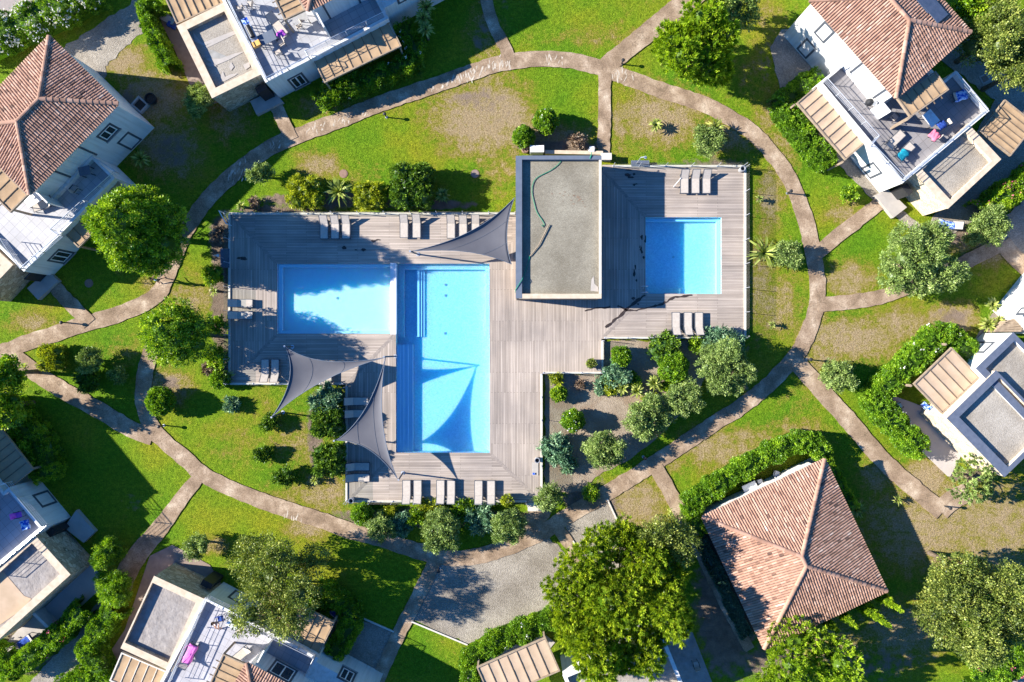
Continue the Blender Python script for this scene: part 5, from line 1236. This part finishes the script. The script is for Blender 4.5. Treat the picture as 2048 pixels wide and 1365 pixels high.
table(533,76,.85,-.4,TZ,1.4,.85,'slate','dark dining table on the top terrace'); table(169,342,.9,-.2,TZ,.9,.7,'slate','dark table in the blue shade on the upper left terrace'); table(1862,237,.5,.6,TZ,1.2,.85,'plastic','pale table with white laundry on the grey terrace'); table(466,1247,.85,.45,TZ,.9,.75,'plastic','small white table beside the sunbather'); table(600,36,.85,-.4,TZ,1.2,.8,'alu','grey slatted table under the small top pergola'); table(1500,975,.85,-.4,.05,1.2,.7,'plastic','white table under the tiled roof edge'); table(65,400,.8,-.5,TZ,1.2,.8,'plastic','pale table beside the upper left pergola') 
towel(1863,235,.3,1,TZ+.8,.75,.4,'whitecloth','crumpled white laundry on the terrace table')
def bbq(px, py, ux, uy, z, label, long=False):
    c = W(px, py, z+.8); r = ang(ux, uy); t = thing('barbecue', (c[0], c[1], z), label, 'barbecue'); R = lambda x, y, zz: (c[0]+math.cos(r)*x-math.sin(r)*y, c[1]+math.sin(r)*x+math.cos(r)*y, z+zz)
    if long:
        m = MB(); m.box(R(0,0,.8), (1.5,.55,.06), r); m.build('counter', M['alu'], t); m = MB(); m.tube([R(-.5,0,.95), R(.45,0,.95)], .2, 12); m.build('hood', M['black'], t)
        m = MB(); m.box(R(-1.0,0,.82), (.5,.5,.05), r); m.build('side_shelf', M['bluetowel'], t); m = MB(); m.box(R(1.0,0,.80), (.42,.6,.3), r); m.build('end_box', M['orange'], t)
        for sx in (-.7, .7):
            for sy in (-.22, .22): m = MB(); q = R(sx,sy,.4); m.box(q, (.05,.05,.8), r); m.build('leg', M['black'], t)
    else:
        m = MB(); m.lathe([(.05,.5),(.26,.62),(.3,.8),(.26,.95),(.1,1.05)], (c[0],c[1],z), 14); m.build('kettle', M['black'], t); m = MB(); m.box(R(.42,.05,.8), (.35,.35,.04), r); m.build('side_shelf', M['alu'], t)
        for k in range(3): a_ = 2.1*k; m = MB(); m.beam((c[0]+.1*math.cos(a_), c[1]+.1*math.sin(a_), z+.6), (c[0]+.3*math.cos(a_), c[1]+.3*math.sin(a_), z), .03, .03); m.build('leg', M['alu'], t)
    return t
bbq(502,66,.45,.9,TZ,'long gas barbecue with orange end box beside the rail of the top villa', True); bbq(1739,205,.9,.3,TZ,'black kettle barbecue by the white wall on the grey terrace')
# ------------------------------------------------------------------ bollard lamps
def make_lamp():
    t = thing('bollard_lamp', (0,0,0), 'x', 'bollard lamp'); m = MB(); m.tube([(0,0,0),(0,0,.78)], .055, 10); m.build('post', M['black'], t)
    m = MB(); m.lathe([(.055,0),(.13,.03),(.15,.10),(.11,.16),(.03,.19)], (0,0,.76), 14); m.build('lamp_head', M['black'], t); m = MB(); m.lathe([(.11,0),(.11,.02),(.06,.025)], (0,0,0), 12); m.build('base_plate', M['alu'], t); return t
BP = make_lamp(); bf = [True]
for x, y, lb in ((773,235,'black bollard lamp at the lawn edge below the top villa'),(1243,129,'black bollard lamp at the upper path fork by the bright pine'),(136,646,'black bollard lamp beside the path at the left'),(328,851,'black bollard lamp beside the lower left path junction'),(1574,387,'black bollard lamp on the path right of the deck'),(1613,719,'black bollard lamp at the right path junction'),(879,1137,'black bollard lamp at the corner of the gravel clearing'),(1286,914,'black bollard lamp where the lower loop meets the square dry lawn'),(1888,1012,'bollard lamp on the short path stub at lower right')):
    o = BP if bf[0] else copy_tree(BP); bf[0] = False; o.location = W(x, y, 0)+[0, 0, .02]; o['label'] = lb; o['group'] = 'bollard lamps along the paths'
# ------------------------------------------------------------------ pots, bins, covers, showers
def pot(px, py, r, h, label, z=DZ, plant=None, seed=1, cat='planter', name='plant_pot'):
    c = W(px, py, z); t = thing(name, c, label, cat); m = MB(); m.lathe([(r*.72,0),(r,h),(r*.9,h),(r*.85,h*.85)], c, 20); m.build('pot', M['pot'], t); m = MB(); m.lathe([(r*.86,h*.82),(r*.05,h*.86)], c, 16); m.build('soil', M['soil'], t)
    if plant:
        lb = [(0,0,h+plant[1]*.5,plant[0],plant[0],plant[1]*.5)]; link('foliage', crown(lb, 60, 16, .14, (.18,.07), L[plant[2]], seed, .5), t)
    return t
pot(1181,727,.44,.55,'large round pot of yellow grasses in the inner deck corner', plant=(.36,.4,'spiky')); pot(1196,737,.2,.35,'small empty pot beside the large pot in the deck corner'); pot(1015,996,.5,.55,'large pot with a yellow green shrub at the end of the bottom row', plant=(.5,.8,'gold')); pot(452,752,.42,.5,'dark pot with a spiky plant at the left deck end', plant=(.3,.3,'spiky'))
for x, y, lb in ((705,999,'grey cylinder bin in the lower left deck corner'),(1074,919,'grey cylinder bin at the right side of the lower deck'),(1481,341,'pale cylinder bin in the upper right deck corner')):
    c = W(x, y, DZ); t = thing('litter_bin', c, lb, 'bin', 'cylinder bins on the deck'); m = MB(); m.lathe([(.2,0),(.22,.62),(.18,.62),(.17,.3),(.05,.3)], c, 18); m.build('body', M['alu'], t); m = MB(); m.lathe([(.16,.31),(.02,.32)], c, 14); m.build('liner', M['black'], t)
for x, y, r, mt, lb in ((687,348,.3,'iron','reddish round manhole cover behind the golden conifers'),(950,348,.3,'pavers','grey round manhole cover on the lawn near the pool house'),(178,567,.3,'iron','dark round manhole cover in shade at the left')):
    c = W(x, y, 0); t = thing('manhole_cover', c, lb, 'manhole cover'); m = MB(); m.lathe([(r,.0),(r,.035),(r*.95,.04)], c, 20); m.build('cover', M[mt], t); m = MB(); m.lathe([(r+.06,0),(r+.06,.03),(r+.005,.03)], c, 20); m.build('rim', M['iron'], t)
c = W(1969,158,0); t = thing('drain_grate', c, 'square drain grate in the shaded gravel drive', 'drain'); m = MB(); m.box((c[0],c[1],.03),(.75,.75,.06),.5); m.build('frame', M['concrete'], t); m = MB(); m.box((c[0],c[1],.05),(.5,.5,.05),.5); m.build('grate', M['iron'], t)
c = W(306,201,0); t = thing('round_tub', c, 'round black tub behind the tiled villa', 'tub'); m = MB(); m.lathe([(.38,0),(.47,.5),(.42,.5),(.4,.25),(.05,.22)], c, 20); m.build('tub', M['black'], t); m = MB(); m.lathe([(.39,.28),(.02,.29)], c, 14); m.build('soil', M['soil'], t)
t = thing('planter_box', W(282,210,0), 'square concrete edged planter at the foot of the tiled villa', 'planter'); q = para((262,210),(282,228),(300,212),.2); m = MB(); m.ring(q, inset(q,.14), 0, .3); m.build('rim', M['concrete'], t); m = MB(); m.prism(inset(q,.13), 0, .1); m.build('soil', M['soil'], t)
def shower(px, py, lx, ly, label):
    c = W(px, py, DZ); t = thing('pool_shower', c, label, 'shower'); m = MB(); m.box((c[0],c[1],DZ+.06),(lx,ly,.12)); m.build('tray', M['bluecap'], t); q = (c[0]-lx*.2,c[1]); m = MB(); m.tube([(*q,DZ+.1),(*q,DZ+2.0),(q[0]+.25,q[1],DZ+2.1),(q[0]+.35,q[1],DZ+2.02)], .03, 8); m.build('riser', M['alu'], t); m = MB(); m.lathe([(.02,.06),(.12,.03),(.12,0)], (q[0]+.36,q[1],DZ+1.96), 12); m.build('shower_head', M['alu'], t)
shower(451,517,.75,1.6,'pool shower with grey tray at the left deck end'); shower(1280,328,1.5,.5,'pool shower with grey tray at the top of the right deck')
t = thing('deck_gate', W(456,437,DZ), 'small white framed gate at the upper left deck corner', 'gate'); m = MB(); A_, B_ = W(449,427,DZ), W(463,452,DZ)
for p in (A_, B_): m.beam(p, p+[0,0,1.1], .06, .06)
m.beam(A_+[0,0,1.1], B_+[0,0,1.1], .06, .06); m.beam(A_+[0,0,.2], B_+[0,0,.2], .06, .06); m.build('frame', M['plastic'], t); m = MB(); m.beam(A_+[0,0,.65], B_+[0,0,.65], .012, .85); m.build('panel', M['glass'], t)
m = MB(); m.beam(W(1347,374,DZ+.25), W(1362,356,DZ+.4), .05, .05); m.beam(W(1347,374,DZ), W(1347,374,DZ+.25), .04, .04); m.beam(W(1362,356,DZ), W(1362,356,DZ+.4), .04, .04); tag(m.build('folded_parasol', M['plastic'], None, org=W(1355,365,DZ)), 'white folded parasol lying beside the three upper right loungers', 'parasol')
sp = thing('boot_scraper', W(1093,930,DZ), 'pale footbath mat on the deck beside the grey bin', 'mat'); m = MB(); c = W(1070,938,DZ); m.box((c[0],c[1],DZ+.03),(.55,1.1,.04)); m.build('mat', M['concrete'], sp); m = MB(); m.box((c[0]-.1,c[1]-.4,DZ+.08),(.2,.16,.08)); m.build('handle', M['bluetowel'], sp)
st = thing('deck_steps', W(1058,1012,0), 'pale concrete steps leading off the lower deck corner', 'steps')
for i in range(3): m = MB(); m.prism(rectw(1054+i*1.5,1004+i*9,1084+i*1.5,1013+i*9,0), -.05, .24-.07*i); m.build('step', M['kerb'], st)
m = MB(); m.prism(WL([(1054,1031),(1086,1031),(1080,1062),(1052,1060)],0), -.05, .10); m.build('landing', M['concrete'], st)

# ------------------------------------------------------------------ people
def skin_mesh(name, pts, edges, radii, mat, parent, root=0, sub=1):
    me = bpy.data.meshes.new(name); me.from_pydata([tuple(p) for p in pts], edges, []); o = bpy.data.objects.new(name, me); COL.objects.link(o)
    sk = o.modifiers.new('skin', 'SKIN'); sk.use_smooth_shade = True
    for i, r_ in enumerate(radii):
        v = me.skin_vertices[0].data[i]; v.radius = (r_, r_) if not isinstance(r_, tuple) else r_; v.use_root = (i == root)
    sb = o.modifiers.new('sub', 'SUBSURF'); sb.levels = sb.render_levels = sub
    dg = bpy.context.evaluated_depsgraph_get(); ev = o.evaluated_get(dg); nm = bpy.data.meshes.new_from_object(ev); o.modifiers.clear(); o.data = nm; nm.name = name
    nm.materials.clear(); nm.materials.append(mat); nm.shade_smooth(); o.parent = parent; return o
def person(label, loc, rz, J, top, bottom, cat='person'):
    """J: joints (x forward, y left, z up) of the pose"""
    t = thing('person', loc, label, cat, rz=rz); g = lambda k: Vector(J[k])
    pts = []; rad = []; ed = []; ix = {}
    def add(k, p, r_, par=None):
        ix[k] = len(pts); pts.append(Vector(p)); rad.append(r_)
        if par is not None: ed.append((ix[par], ix[k]))
    add('pel', g('pel'), (.13,.10)); add('wai', g('pel').lerp(g('neck'), .35), (.115,.085), 'pel'); add('che', g('pel').lerp(g('neck'), .75), (.14,.10), 'wai'); add('neck', g('neck'), .055, 'che')
    hd = (g('head')-g('neck')); add('jaw', g('neck')+hd*.45, .065, 'neck'); add('skull', g('head'), .095, 'jaw'); add('crown', g('head')+hd.normalized()*.07, .07, 'skull')
    for s in 'LR':
        add('sh'+s, g('sh'+s), .06, 'che'); add('el'+s, g('el'+s), .042, 'sh'+s); add('wr'+s, g('wr'+s), .03, 'el'+s)
        f = (g('wr'+s)-g('el'+s)).normalized(); pm_ = g('wr'+s)+f*.08; add('pa'+s, pm_, (.038,.02), 'wr'+s)
        up = Vector((0,0,1)); side = f.cross(up); side = side.normalized() if side.length > .1 else Vector((1,0,0))
        for k, (o_, l) in enumerate(((-.03,.065),(-.01,.08),(.012,.075),(.032,.058))):
            add(f'f{k}{s}', pm_+side*o_+f*.04, .009, 'pa'+s); add(f'g{k}{s}', pm_+side*o_*1.1+f*(.04+l*.6)-up*.008, .008, f'f{k}{s}'); add(f'h{k}{s}', pm_+side*o_*1.1+f*(.04+l)-up*.025, .007, f'g{k}{s}')
        add('t1'+s, pm_-side*.05+f*.0-up*.01, .010, 'pa'+s); add('t2'+s, pm_-side*.065+f*.035-up*.015, .008, 't1'+s)
        add('hi'+s, g('hi'+s), .095, 'pel'); add('kn'+s, g('kn'+s), .06, 'hi'+s); add('an'+s, g('an'+s), .038, 'kn'+s); add('to'+s, g('to'+s), (.04,.025), 'an'+s)
    body = skin_mesh('body', pts, ed, rad, M['skin'], t)
    def sub(name, keys, links, rr, mat):
        P = [pts[ix[k]] if isinstance(k, str) else Vector(k) for k in keys]; return skin_mesh(name, P, links, rr, mat, t)
    L_ = lambda a, b, f: pts[ix[a]].lerp(pts[ix[b]], f)
    if top: sub('top', ['wai', 'che', L_('che','neck',.55), 'shL', L_('shL','elL',.45), 'shR', L_('shR','elR',.45)], [(0,1),(1,2),(1,3),(3,4),(1,5),(5,6)], [(.135,.105),(.155,.115),(.10,.08),.075,.06,.075,.06], top)
    if bottom: sub('shorts', ['wai', 'pel', 'hiL', L_('hiL','knL',.55), 'hiR', L_('hiR','knR',.55)], [(0,1),(1,2),(2,3),(1,4),(4,5)], [(.125,.095),(.15,.12),.115,.09,.115,.09], bottom)
    hp_ = pts[ix['skull']]; bk = Vector((-.02,0,.03)); sub('hair', [hp_+bk, hp_+bk+Vector((0,0,.05)), hp_+Vector((-.07,0,-.02)), hp_+Vector((-.08,0,-.12))], [(0,1),(0,2),(2,3)], [.098,.07,.075,.05], M['hair'])
    fm = MB(); c = hp_
    for s in (-1, 1): fm.box((c.x+.088, c.y+s*.032, c.z+.005), (.012,.024,.012), mi=1); fm.box((c.x-.005, c.y+s*.096, c.z-.01), (.035,.015,.055), mi=0)
    fm.box((c.x+.10, c.y, c.z-.022), (.03,.022,.045), mi=0); fm.box((c.x+.088, c.y, c.z-.062), (.012,.045,.012), mi=2); o = fm.build('face', [M['skin'], M['hair'], M['coral']]); o.parent = t
    return t
walk = dict(pel=(0,0,.92), neck=(.05,0,1.46), head=(.08,0,1.63), shL=(.03,.19,1.40), elL=(.16,.25,1.14), wrL=(.36,.22,1.02), shR=(.03,-.19,1.40), elR=(-.10,-.26,1.14), wrR=(-.06,-.29,.90),
            hiL=(0,.10,.88), knL=(-.02,.11,.48), anL=(-.26,.11,.13), toL=(-.12,.12,.04), hiR=(0,-.10,.88), knR=(.22,-.11,.50), anR=(.30,-.11,.08), toR=(.46,-.12,.03))
person('person in a pale teal top and dark shorts walking on the left path', W(325,563,0)+[0,0,.06], ang(.3,-1), walk, M['tealcloth'], M['greycloth'])
sit = dict(pel=(0,0,.50), neck=(-.16,0,1.02), head=(-.18,0,1.20), shL=(-.14,.18,.96), elL=(-.02,.28,.74), wrL=(.16,.20,.68), shR=(-.14,-.18,.96), elR=(-.02,-.28,.74), wrR=(.16,-.20,.68),
           hiL=(.03,.10,.48), knL=(.44,.13,.52), anL=(.62,.14,.10), toL=(.76,.15,.04), hiR=(.03,-.10,.48), knR=(.44,-.13,.50), anR=(.66,-.10,.10), toR=(.80,-.10,.04))
person('person sitting in swimwear on a chair on the bottom terrace', W(439,1240,TZ)*[1,1,0]+[0,0,TZ], ang(.05,1), sit, None, M['whitecloth'])
# ------------------------------------------------------------------ hedges
hedge([(-40,98),(20,68),(70,48),(130,18),(190,-14)], 62, 2.0, 'tall hedge with masses of white flowers at the upper left corner', 21, 'bright', flowers=('flower', 420))
hedge([(322,12),(297,22),(305,55),(322,90),(345,138)], 30, 1.9, 'clipped bright hedge bending round the paved strip at upper left', 22)
hedge([(640,203),(668,186),(720,170),(780,148),(828,124),(830,92),(808,58)], 36, 1.6, 'leafy hedge wrapping the scalloped pergola, mostly in shade', 23, flowers=('flower', 12))
hedge([(1628,160),(1585,190),(1558,212),(1580,245),(1612,288),(1650,328)], 40, 1.9, 'bright leafy hedge beside the sunlit pergola and white wall', 24)
hedge([(1930,712),(1900,678),(1872,668),(1838,704),(1790,748),(1742,792),(1762,822),(1803,866),(1834,898)], 44, 1.9, 'L shaped clipped hedge round the lilac patio', 25, flowers=('flower', 18))
hedge([(1392,1060),(1378,1010),(1420,976),(1480,938),(1540,905),(1590,882),(1622,884),(1642,905)], 37, 1.8, 'bright hedge along the upper side of the broad tiled roof', 26)
hedge([(940,1380),(942,1318),(985,1284),(1050,1258),(1100,1238)], 38, 1.7, 'hedge round the pergola left of the big pine', 27, flowers=('flower', 8))
hedge([(205,1338),(186,1292),(210,1250),(236,1214)], 46, 1.8, 'hedge beside the paved forecourt at lower left', 28)
hedge([(130,1372),(190,1352),(240,1362)], 44, 1.6, 'low hedge at the bottom edge by the gravel drive', 281)
hedge([(-20,1300),(8,1312),(30,1336),(85,1296),(135,1256),(172,1214)], 40, 1.7, 'hedge with a few flowers round the sunken terrace', 29, flowers=('pinkflower', 16))
hedge([(20,805),(50,850),(85,890),(102,950)], 56, 1.9, 'dark hedge in deep shade beside the blue terrace', 30, 'round')
hedge([(640,1178),(690,1205),(708,1235),(690,1275),(668,1305)], 38, 1.7, 'dark hedge in shade right of the bottom pergola', 31, 'round')
hedge([(2070,345),(2010,388),(1955,425)], 46, 1.8, 'hedge with pink blossom beside the flat stone roof', 32, 'round', flowers=('pinkflower', 26))
hedge([(1935,1345),(1990,1338),(2055,1318)], 44, 1.8, 'hedge with pink blossom at the lower right corner', 33, 'bright', flowers=('pinkflower', 20))
hedge([(1400,1078),(1440,1160),(1492,1270)], 22, .5, 'low blue green ground cover strip along the tiled roof', 34, 'cover', .3, name='ground_cover', dens=.8)
hedge([(1650,920),(1672,962),(1698,1010)], 24, 1.5, 'dark hedge in the shadow of the broad tiled roof', 35, 'round')
# ------------------------------------------------------------------ trees
def T(px, py, r, z0, z1, nsub, seed, label, mat, nc, per, cr, leaf, cat='tree', name='tree', **kw):
    dome = kw.pop('dome', False); zc = z0+(z1-z0)*(.45 if dome else .62); R = PXr(r, zc); k_ = kw.pop('k', .5); sp_ = kw.pop('spread', .62)
    lb = dome_lobes(R, z0, z1, nsub, seed) if dome else sub_lobes(R, z0, z1, nsub, seed, k_, sp_)
    return tree(name, px, py, zc, lb, z1, label, cat, L[mat], seed, nc, per, cr, leaf, r0=.10+.012*z1, **kw)
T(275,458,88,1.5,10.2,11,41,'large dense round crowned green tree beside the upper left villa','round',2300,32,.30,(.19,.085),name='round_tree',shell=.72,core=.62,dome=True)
T(348,666,68,1.2,7.4,8,42,'smaller round crowned green tree left of the deck','round',760,30,.33,(.17,.085),name='round_tree',shell=.66,core=.55,dome=True)
T(1405,93,80,1.2,6.8,9,43,'bright yellow green pine by the upper right path','pine2',2000,34,.42,(.32,.06),name='pine_tree',tuft=1,shell=.55,core=.4,up=.6)
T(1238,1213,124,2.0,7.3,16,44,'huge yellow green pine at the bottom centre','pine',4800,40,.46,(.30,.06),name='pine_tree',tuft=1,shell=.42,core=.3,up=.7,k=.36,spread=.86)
T(1330,1100,62,2.0,5.8,7,45,'dark green oak behind the huge pine','oak',620,36,.40,(.17,.085),name='oak_tree',shell=.6,core=.4)
tl = [(-1.0,.2,3.4,2.0,2.0,1.6),(-1.1,1.6,3.6,1.5,1.6,1.3),(1.2,2.0,3.2,1.4,1.3,1.2),(2.2,-.9,3.0,1.7,1.4,1.3),(.3,-1.5,3.0,1.6,1.3,1.2),(-1.8,-1.0,3.0,1.4,1.5,1.2),(.6,.5,3.7,1.2,1.2,1.1)]
tree('olive_tree', 1838, 525, 3.2, tl, 5, 'large spreading olive tree over the right path', 'tree', L['olive'], 46, 900, 42, .33, (.20,.065), r0=.22, shell=.58, core=.4)
T(545,1162,84,1.5,7.2,10,47,'tall grey green oak beside the bottom villa','oak',880,38,.42,(.17,.085),name='oak_tree',shell=.5,core=.35,k=.42,spread=.8)
T(1968,1225,92,2.0,6.8,12,48,'broad dull green oak at the lower right','oak',1250,42,.42,(.17,.085),name='oak_tree',shell=.52,core=.4,k=.40,spread=.8)
T(1925,1140,42,2.2,5.5,5,49,'thin brownish oak above the broad oak','oak',170,24,.4,(.22,.1),name='oak_tree',shell=.45)
T(1612,1345,95,2.0,6.5,8,50,'bright yellow green tree at the bottom edge','pine2',2200,34,.36,(.22,.055),name='pine_tree',tuft=1,shell=.55,core=.35,up=.5)
T(1955,962,50,.8,3.6,7,51,'small feathery pine beside the lower patio corner','olive',420,30,.3,(.26,.055),name='pine_tree',tuft=1,shell=.5)
T(2012,62,62,2,8,8,52,'dense olive green tree at the upper right corner','oak',700,34,.42,(.18,.09),name='oak_tree',shell=.6,core=.5)
T(2058,130,56,2,7,6,53,'second dense tree at the right edge below the corner tree','oak',460,34,.42,(.18,.09),name='oak_tree',shell=.6,core=.5)
T(1962,6,44,1.5,6,6,54,'dark tree at the top edge left of the corner tree','round',340,24,.4,(.25,.13),name='oak_tree',shell=.6,core=.5)
T(1478,8,46,1.5,5,7,55,'grey green oak behind the bright pine at the top edge','olive',330,26,.36,(.24,.1),name='olive_tree',shell=.55,core=.3)
T(5,748,34,1.5,5.5,6,56,'dark green tree cut by the left edge','round',230,24,.34,(.22,.12),name='round_tree',shell=.6,core=.5)
T(-5,815,40,1.5,5.5,6,57,'second dark green tree at the left edge, below the first','round',230,24,.34,(.22,.12),name='round_tree',shell=.6,core=.5)
# ------------------------------------------------------------------ olives and loose bushes
for i, (x, y, r, h, lb) in enumerate([(1452,735,54,3.4,'largest grey green olive at the right of the gravel bed'),(1366,800,38,2.8,'olive in the middle of the gravel bed by the lawn'),(1297,838,46,2.9,'broad olive at the lower end of the gravel bed'),(1212,900,42,2.7,'olive nearest the lower loop path'),(1096,996,27,2.8,'small round olive at the deck steps'),(1017,1053,36,2.8,'olive below the end of the bottom row'),(884,1062,46,2.6,'open crowned olive below the middle of the bottom row'),(762,1056,28,2.0,'small olive left of the open crowned one'),(1675,752,33,2.2,'lone grey olive on the right lawn'),(1416,285,32,2.2,'leaning grey bush right of the dry lawn'),(1574,509,27,2.0,'grey bush with spiky leaves right of the deck'),(1976,453,40,2.6,'pale olive beside the gravel at right'),(520,347,21,2.4,'slim small olive by the curving path'),(180,722,24,2.2,'pale olive sapling on the lower left lawn'),(236,750,16,1.4,'tiny olive in shade beside the pale sapling'),(393,1093,24,2.4,'slim olive at the lawn by the paved forecourt'),(395,198,32,2.8,'blue green bush below the stone roof of the top villa'),(1225,1072,20,1.6,'small pale bush by the shaded gravel patch')]):
    shrub('olive_bush', x, y, r, h, lb, 'olive', 100+i, 'olive bush', group='olive bushes of the garden')
# ------------------------------------------------------------------ shrubs
SHR = [(213,1106,29,2.8,'fluffy','round feathery bush beside the stone forecourt'),(228,1178,38,3.0,'fluffy','larger round feathery bush at the end of the lower left hedge'),(1092,242,25,2.0,'ball','round bright shrub with white flowers above the pool house'),(1047,273,22,1.7,'ball','round bright shrub at the corner above the pool house'),(1155,281,18,1.2,'dry','dry brownish shrub above the pool house'),(318,803,28,2.1,'ball','bright round shrub with a long shadow on the left lawn'),(103,716,27,1.4,'gold','yellowish clipped shrub on the lower left lawn'),(176,764,23,1.5,'conifer','dark rounded shrub below the pale sapling'),(724,1029,21,1.6,'ball','round bright shrub under the lower left deck corner'),(1146,842,23,1.9,'ball','round bright shrub alone on the gravel bed'),(1117,788,16,1.2,'round','small round shrub at the left of the gravel bed'),(1113,758,12,.9,'gold','smallest shrub in the gravel bed corner'),(1242,714,21,1.7,'ball','bright shrub in the inner corner of the gravel bed'),(1348,735,32,2.0,'ball','largest round bright shrub in the gravel bed'),(1302,808,20,1.1,'gold','golden low shrub between the olives'),(570,953,20,1.3,'conifer','dark rounded shrub on the lawn left of the deck'),(540,846,16,1.0,'conifer','small dark shrub under the tip of the leftmost sail'),(526,908,15,1.0,'conifer','small dark shrub on the middle of the left lawn'),(463,810,14,.7,'juniper','small bluish juniper on the left lawn'),(425,549,22,1.3,'loose','green bush left of the shower'),(437,650,18,1.2,'loose','thin bush left of the two sideways loungers'),(431,714,24,1.3,'loose','dark leafy bush at the left deck edge'),(417,738,15,.9,'cream','cream flowering bush at the left deck edge'),(438,758,20,1.2,'ball','fresh green bush at the lower left deck corner'),(508,405,12,.7,'dry','dry pinkish tuft at the upper left deck'),(1697,386,16,1.2,'loose','small yellow green bush by the white house wall'),(775,1032,20,.8,'gold','low golden shrub below the deck at the left'),(806,1046,24,1.0,'juniper','dark juniper below the deck at the left'),(832,1034,18,1.0,'loose','leafy shrub below the deck'),(862,1022,26,.7,'gold','low golden ground shrub below the bottom row'),(958,1040,28,1.1,'juniper','dark blue juniper below the end of the bottom row'),(930,1022,26,.8,'loose','low green shrub below the bottom row'),(440,470,18,.6,'dry','dry tuft at the upper left deck edge'),(1112,900,30,1.5,'juniper','feathery blue green juniper at the lower gravel bed'),(1136,930,16,.9,'juniper','smaller juniper beside the feathery one'),(1232,750,26,1.4,'juniper','pale juniper in the inner bed corner'),(1222,772,18,.8,'gold','golden green low shrub among the bed junipers'),(1268,762,15,.7,'loose','low leafy shrub in the middle of the bed'),(1335,770,14,.6,'loose','low leafy clump beside the largest round shrub'),(1160,770,10,.4,'dry','dry tuft on the gravel bed'),(1182,985,16,.6,'loose','low ground plant at the lower end of the gravel bed'),(1395,690,16,.7,'loose','low clump at the top edge of the gravel bed'),(1205,770,16,.6,'juniper','low creeping juniper by the deck corner'),(1445,690,36,1.3,'juniper','bluish juniper by the lower right deck edge'),(640,1215,24,1.0,'loose','dark bush in shade beside the grey green oak')]
for i, (x, y, r, h, k, lb) in enumerate(SHR):
    if k == 'skip': continue
    nm = {'fluffy': 'feathery_bush', 'ball': 'round_shrub', 'round': 'round_shrub', 'dry': 'dry_shrub', 'gold': 'golden_shrub', 'conifer': 'conifer_shrub', 'juniper': 'juniper', 'loose': 'leafy_shrub', 'cream': 'flowering_shrub'}[k]
    shrub(nm, x, y, r, h, lb, k, 200+i)
shrub('conifer_shrub', 825, 371, 46, 2.6, 'big dark square clipped conifer above the left deck', 'box', 301, ry=47); shrub('golden_shrub', 611, 385, 38, 1.7, 'golden square conifer at the left of the top bed', 'gold', 302, ry=34); shrub('golden_shrub', 741, 390, 35, 1.4, 'golden conifer between the yucca and the dark conifer', 'gold', 303, ry=29)
shrub('conifer_shrub', 1327, 697, 33, 1.2, 'flat dark conifer at the top of the gravel bed', 'conifer', 304, ry=20); shrub('juniper', 652, 802, 31, 2.0, 'tall feathery juniper beside the hanging sail', 'juniper', 305, ry=28); shrub('conifer_shrub', 655, 846, 33, 2.2, 'yellow green conifer below the feathery juniper', 'box', 306, ry=32); shrub('conifer_shrub', 658, 921, 32, 2.4, 'dark oval conifer beside the lower deck', 'box', 307, ry=35)
for i, (x, y, r, lb) in enumerate([(678,384,34,'large spiky yucca between the golden conifers'),(885,391,17,'small yellow spiky plant beside the dark square conifer'),(483,413,13,'spiky tuft at the upper left deck corner'),(428,582,13,'spiky plant left of the sideways loungers'),(458,753,14,'spiky plant in the dark pot'),(1312,251,16,'yellow spiky tuft on the dry lawn'),(1430,256,22,'yellow spiky plant behind the leaning bush'),(1528,507,40,'spiky yucca right of the deck beside the grey bush'),(1795,1001,13,'orange yellow spiky tuft in the roof shadow'),(1985,610,17,'spiky plant beside the white wall, upper'),(1976,650,21,'larger spiky plant by the timber store'),(1998,640,13,'small spiky plant between wall and store'),(1520,398,10,'tiny spiky plant right of the deck fence'),(1545,650,10,'tiny spiky plant low on the right lawn'),(852,14,20,'tall yucca on the shaded lawn, upper'),(846,34,20,'tall yucca on the shaded lawn, middle'),(851,58,18,'yucca in shade on the upper lawn'),(281,318,20,'dark spiky plant in the villa shade'),(630,961,13,'spiky tuft below the dark oval conifer'),(1309,766,20,'spiky yucca in the middle of the gravel bed'),(1274,782,18,'orange spiky plant beside the middle yucca'),(1245,776,18,'golden spiky plant among the junipers'),(1712,1020,22,'dark spiky plant beside the tiled roof')]):
    yucca(x, y, r, 3.2 if 840 < x < 856 else .9 if r < 18 else 1.2, lb, 400+i, n=30 if r < 15 else 54, wd=.05 if r < 15 else .075, group='spiky plants of the garden')
# slim cypresses behind the broad roof
for i, (bx, by, h, lb) in enumerate([(1744,1180,4.6,'slim cypress at the roof corner, first of four'),(1716,1205,5.0,'tallest slim cypress behind the broad roof'),(1662,1212,4.4,'slim cypress third from the roof corner'),(1630,1222,4.2,'slim cypress furthest from the roof corner'),(1590,1250,3.6,'shaded slim cypress beside the bright tree')]):
    p = W(bx, by, 0); t = thing('cypress_tree', p, lb, 'cypress', 'slim cypresses behind the broad roof'); lb_ = [(0,0,h*(.12+.145*k),.58*(1-.155*k),.58*(1-.155*k),h*.13) for k in range(6)]
    o = trunk_mb(lb_, h*.7, .09, limbs=False).build('trunk', M['bark']); o.parent = t; link('crown', crown(lb_, 220, 26, .13, (.26,.05), L['pine2' if i < 4 else 'conifer'], 500+i, .8, .8, up=1.2), t)
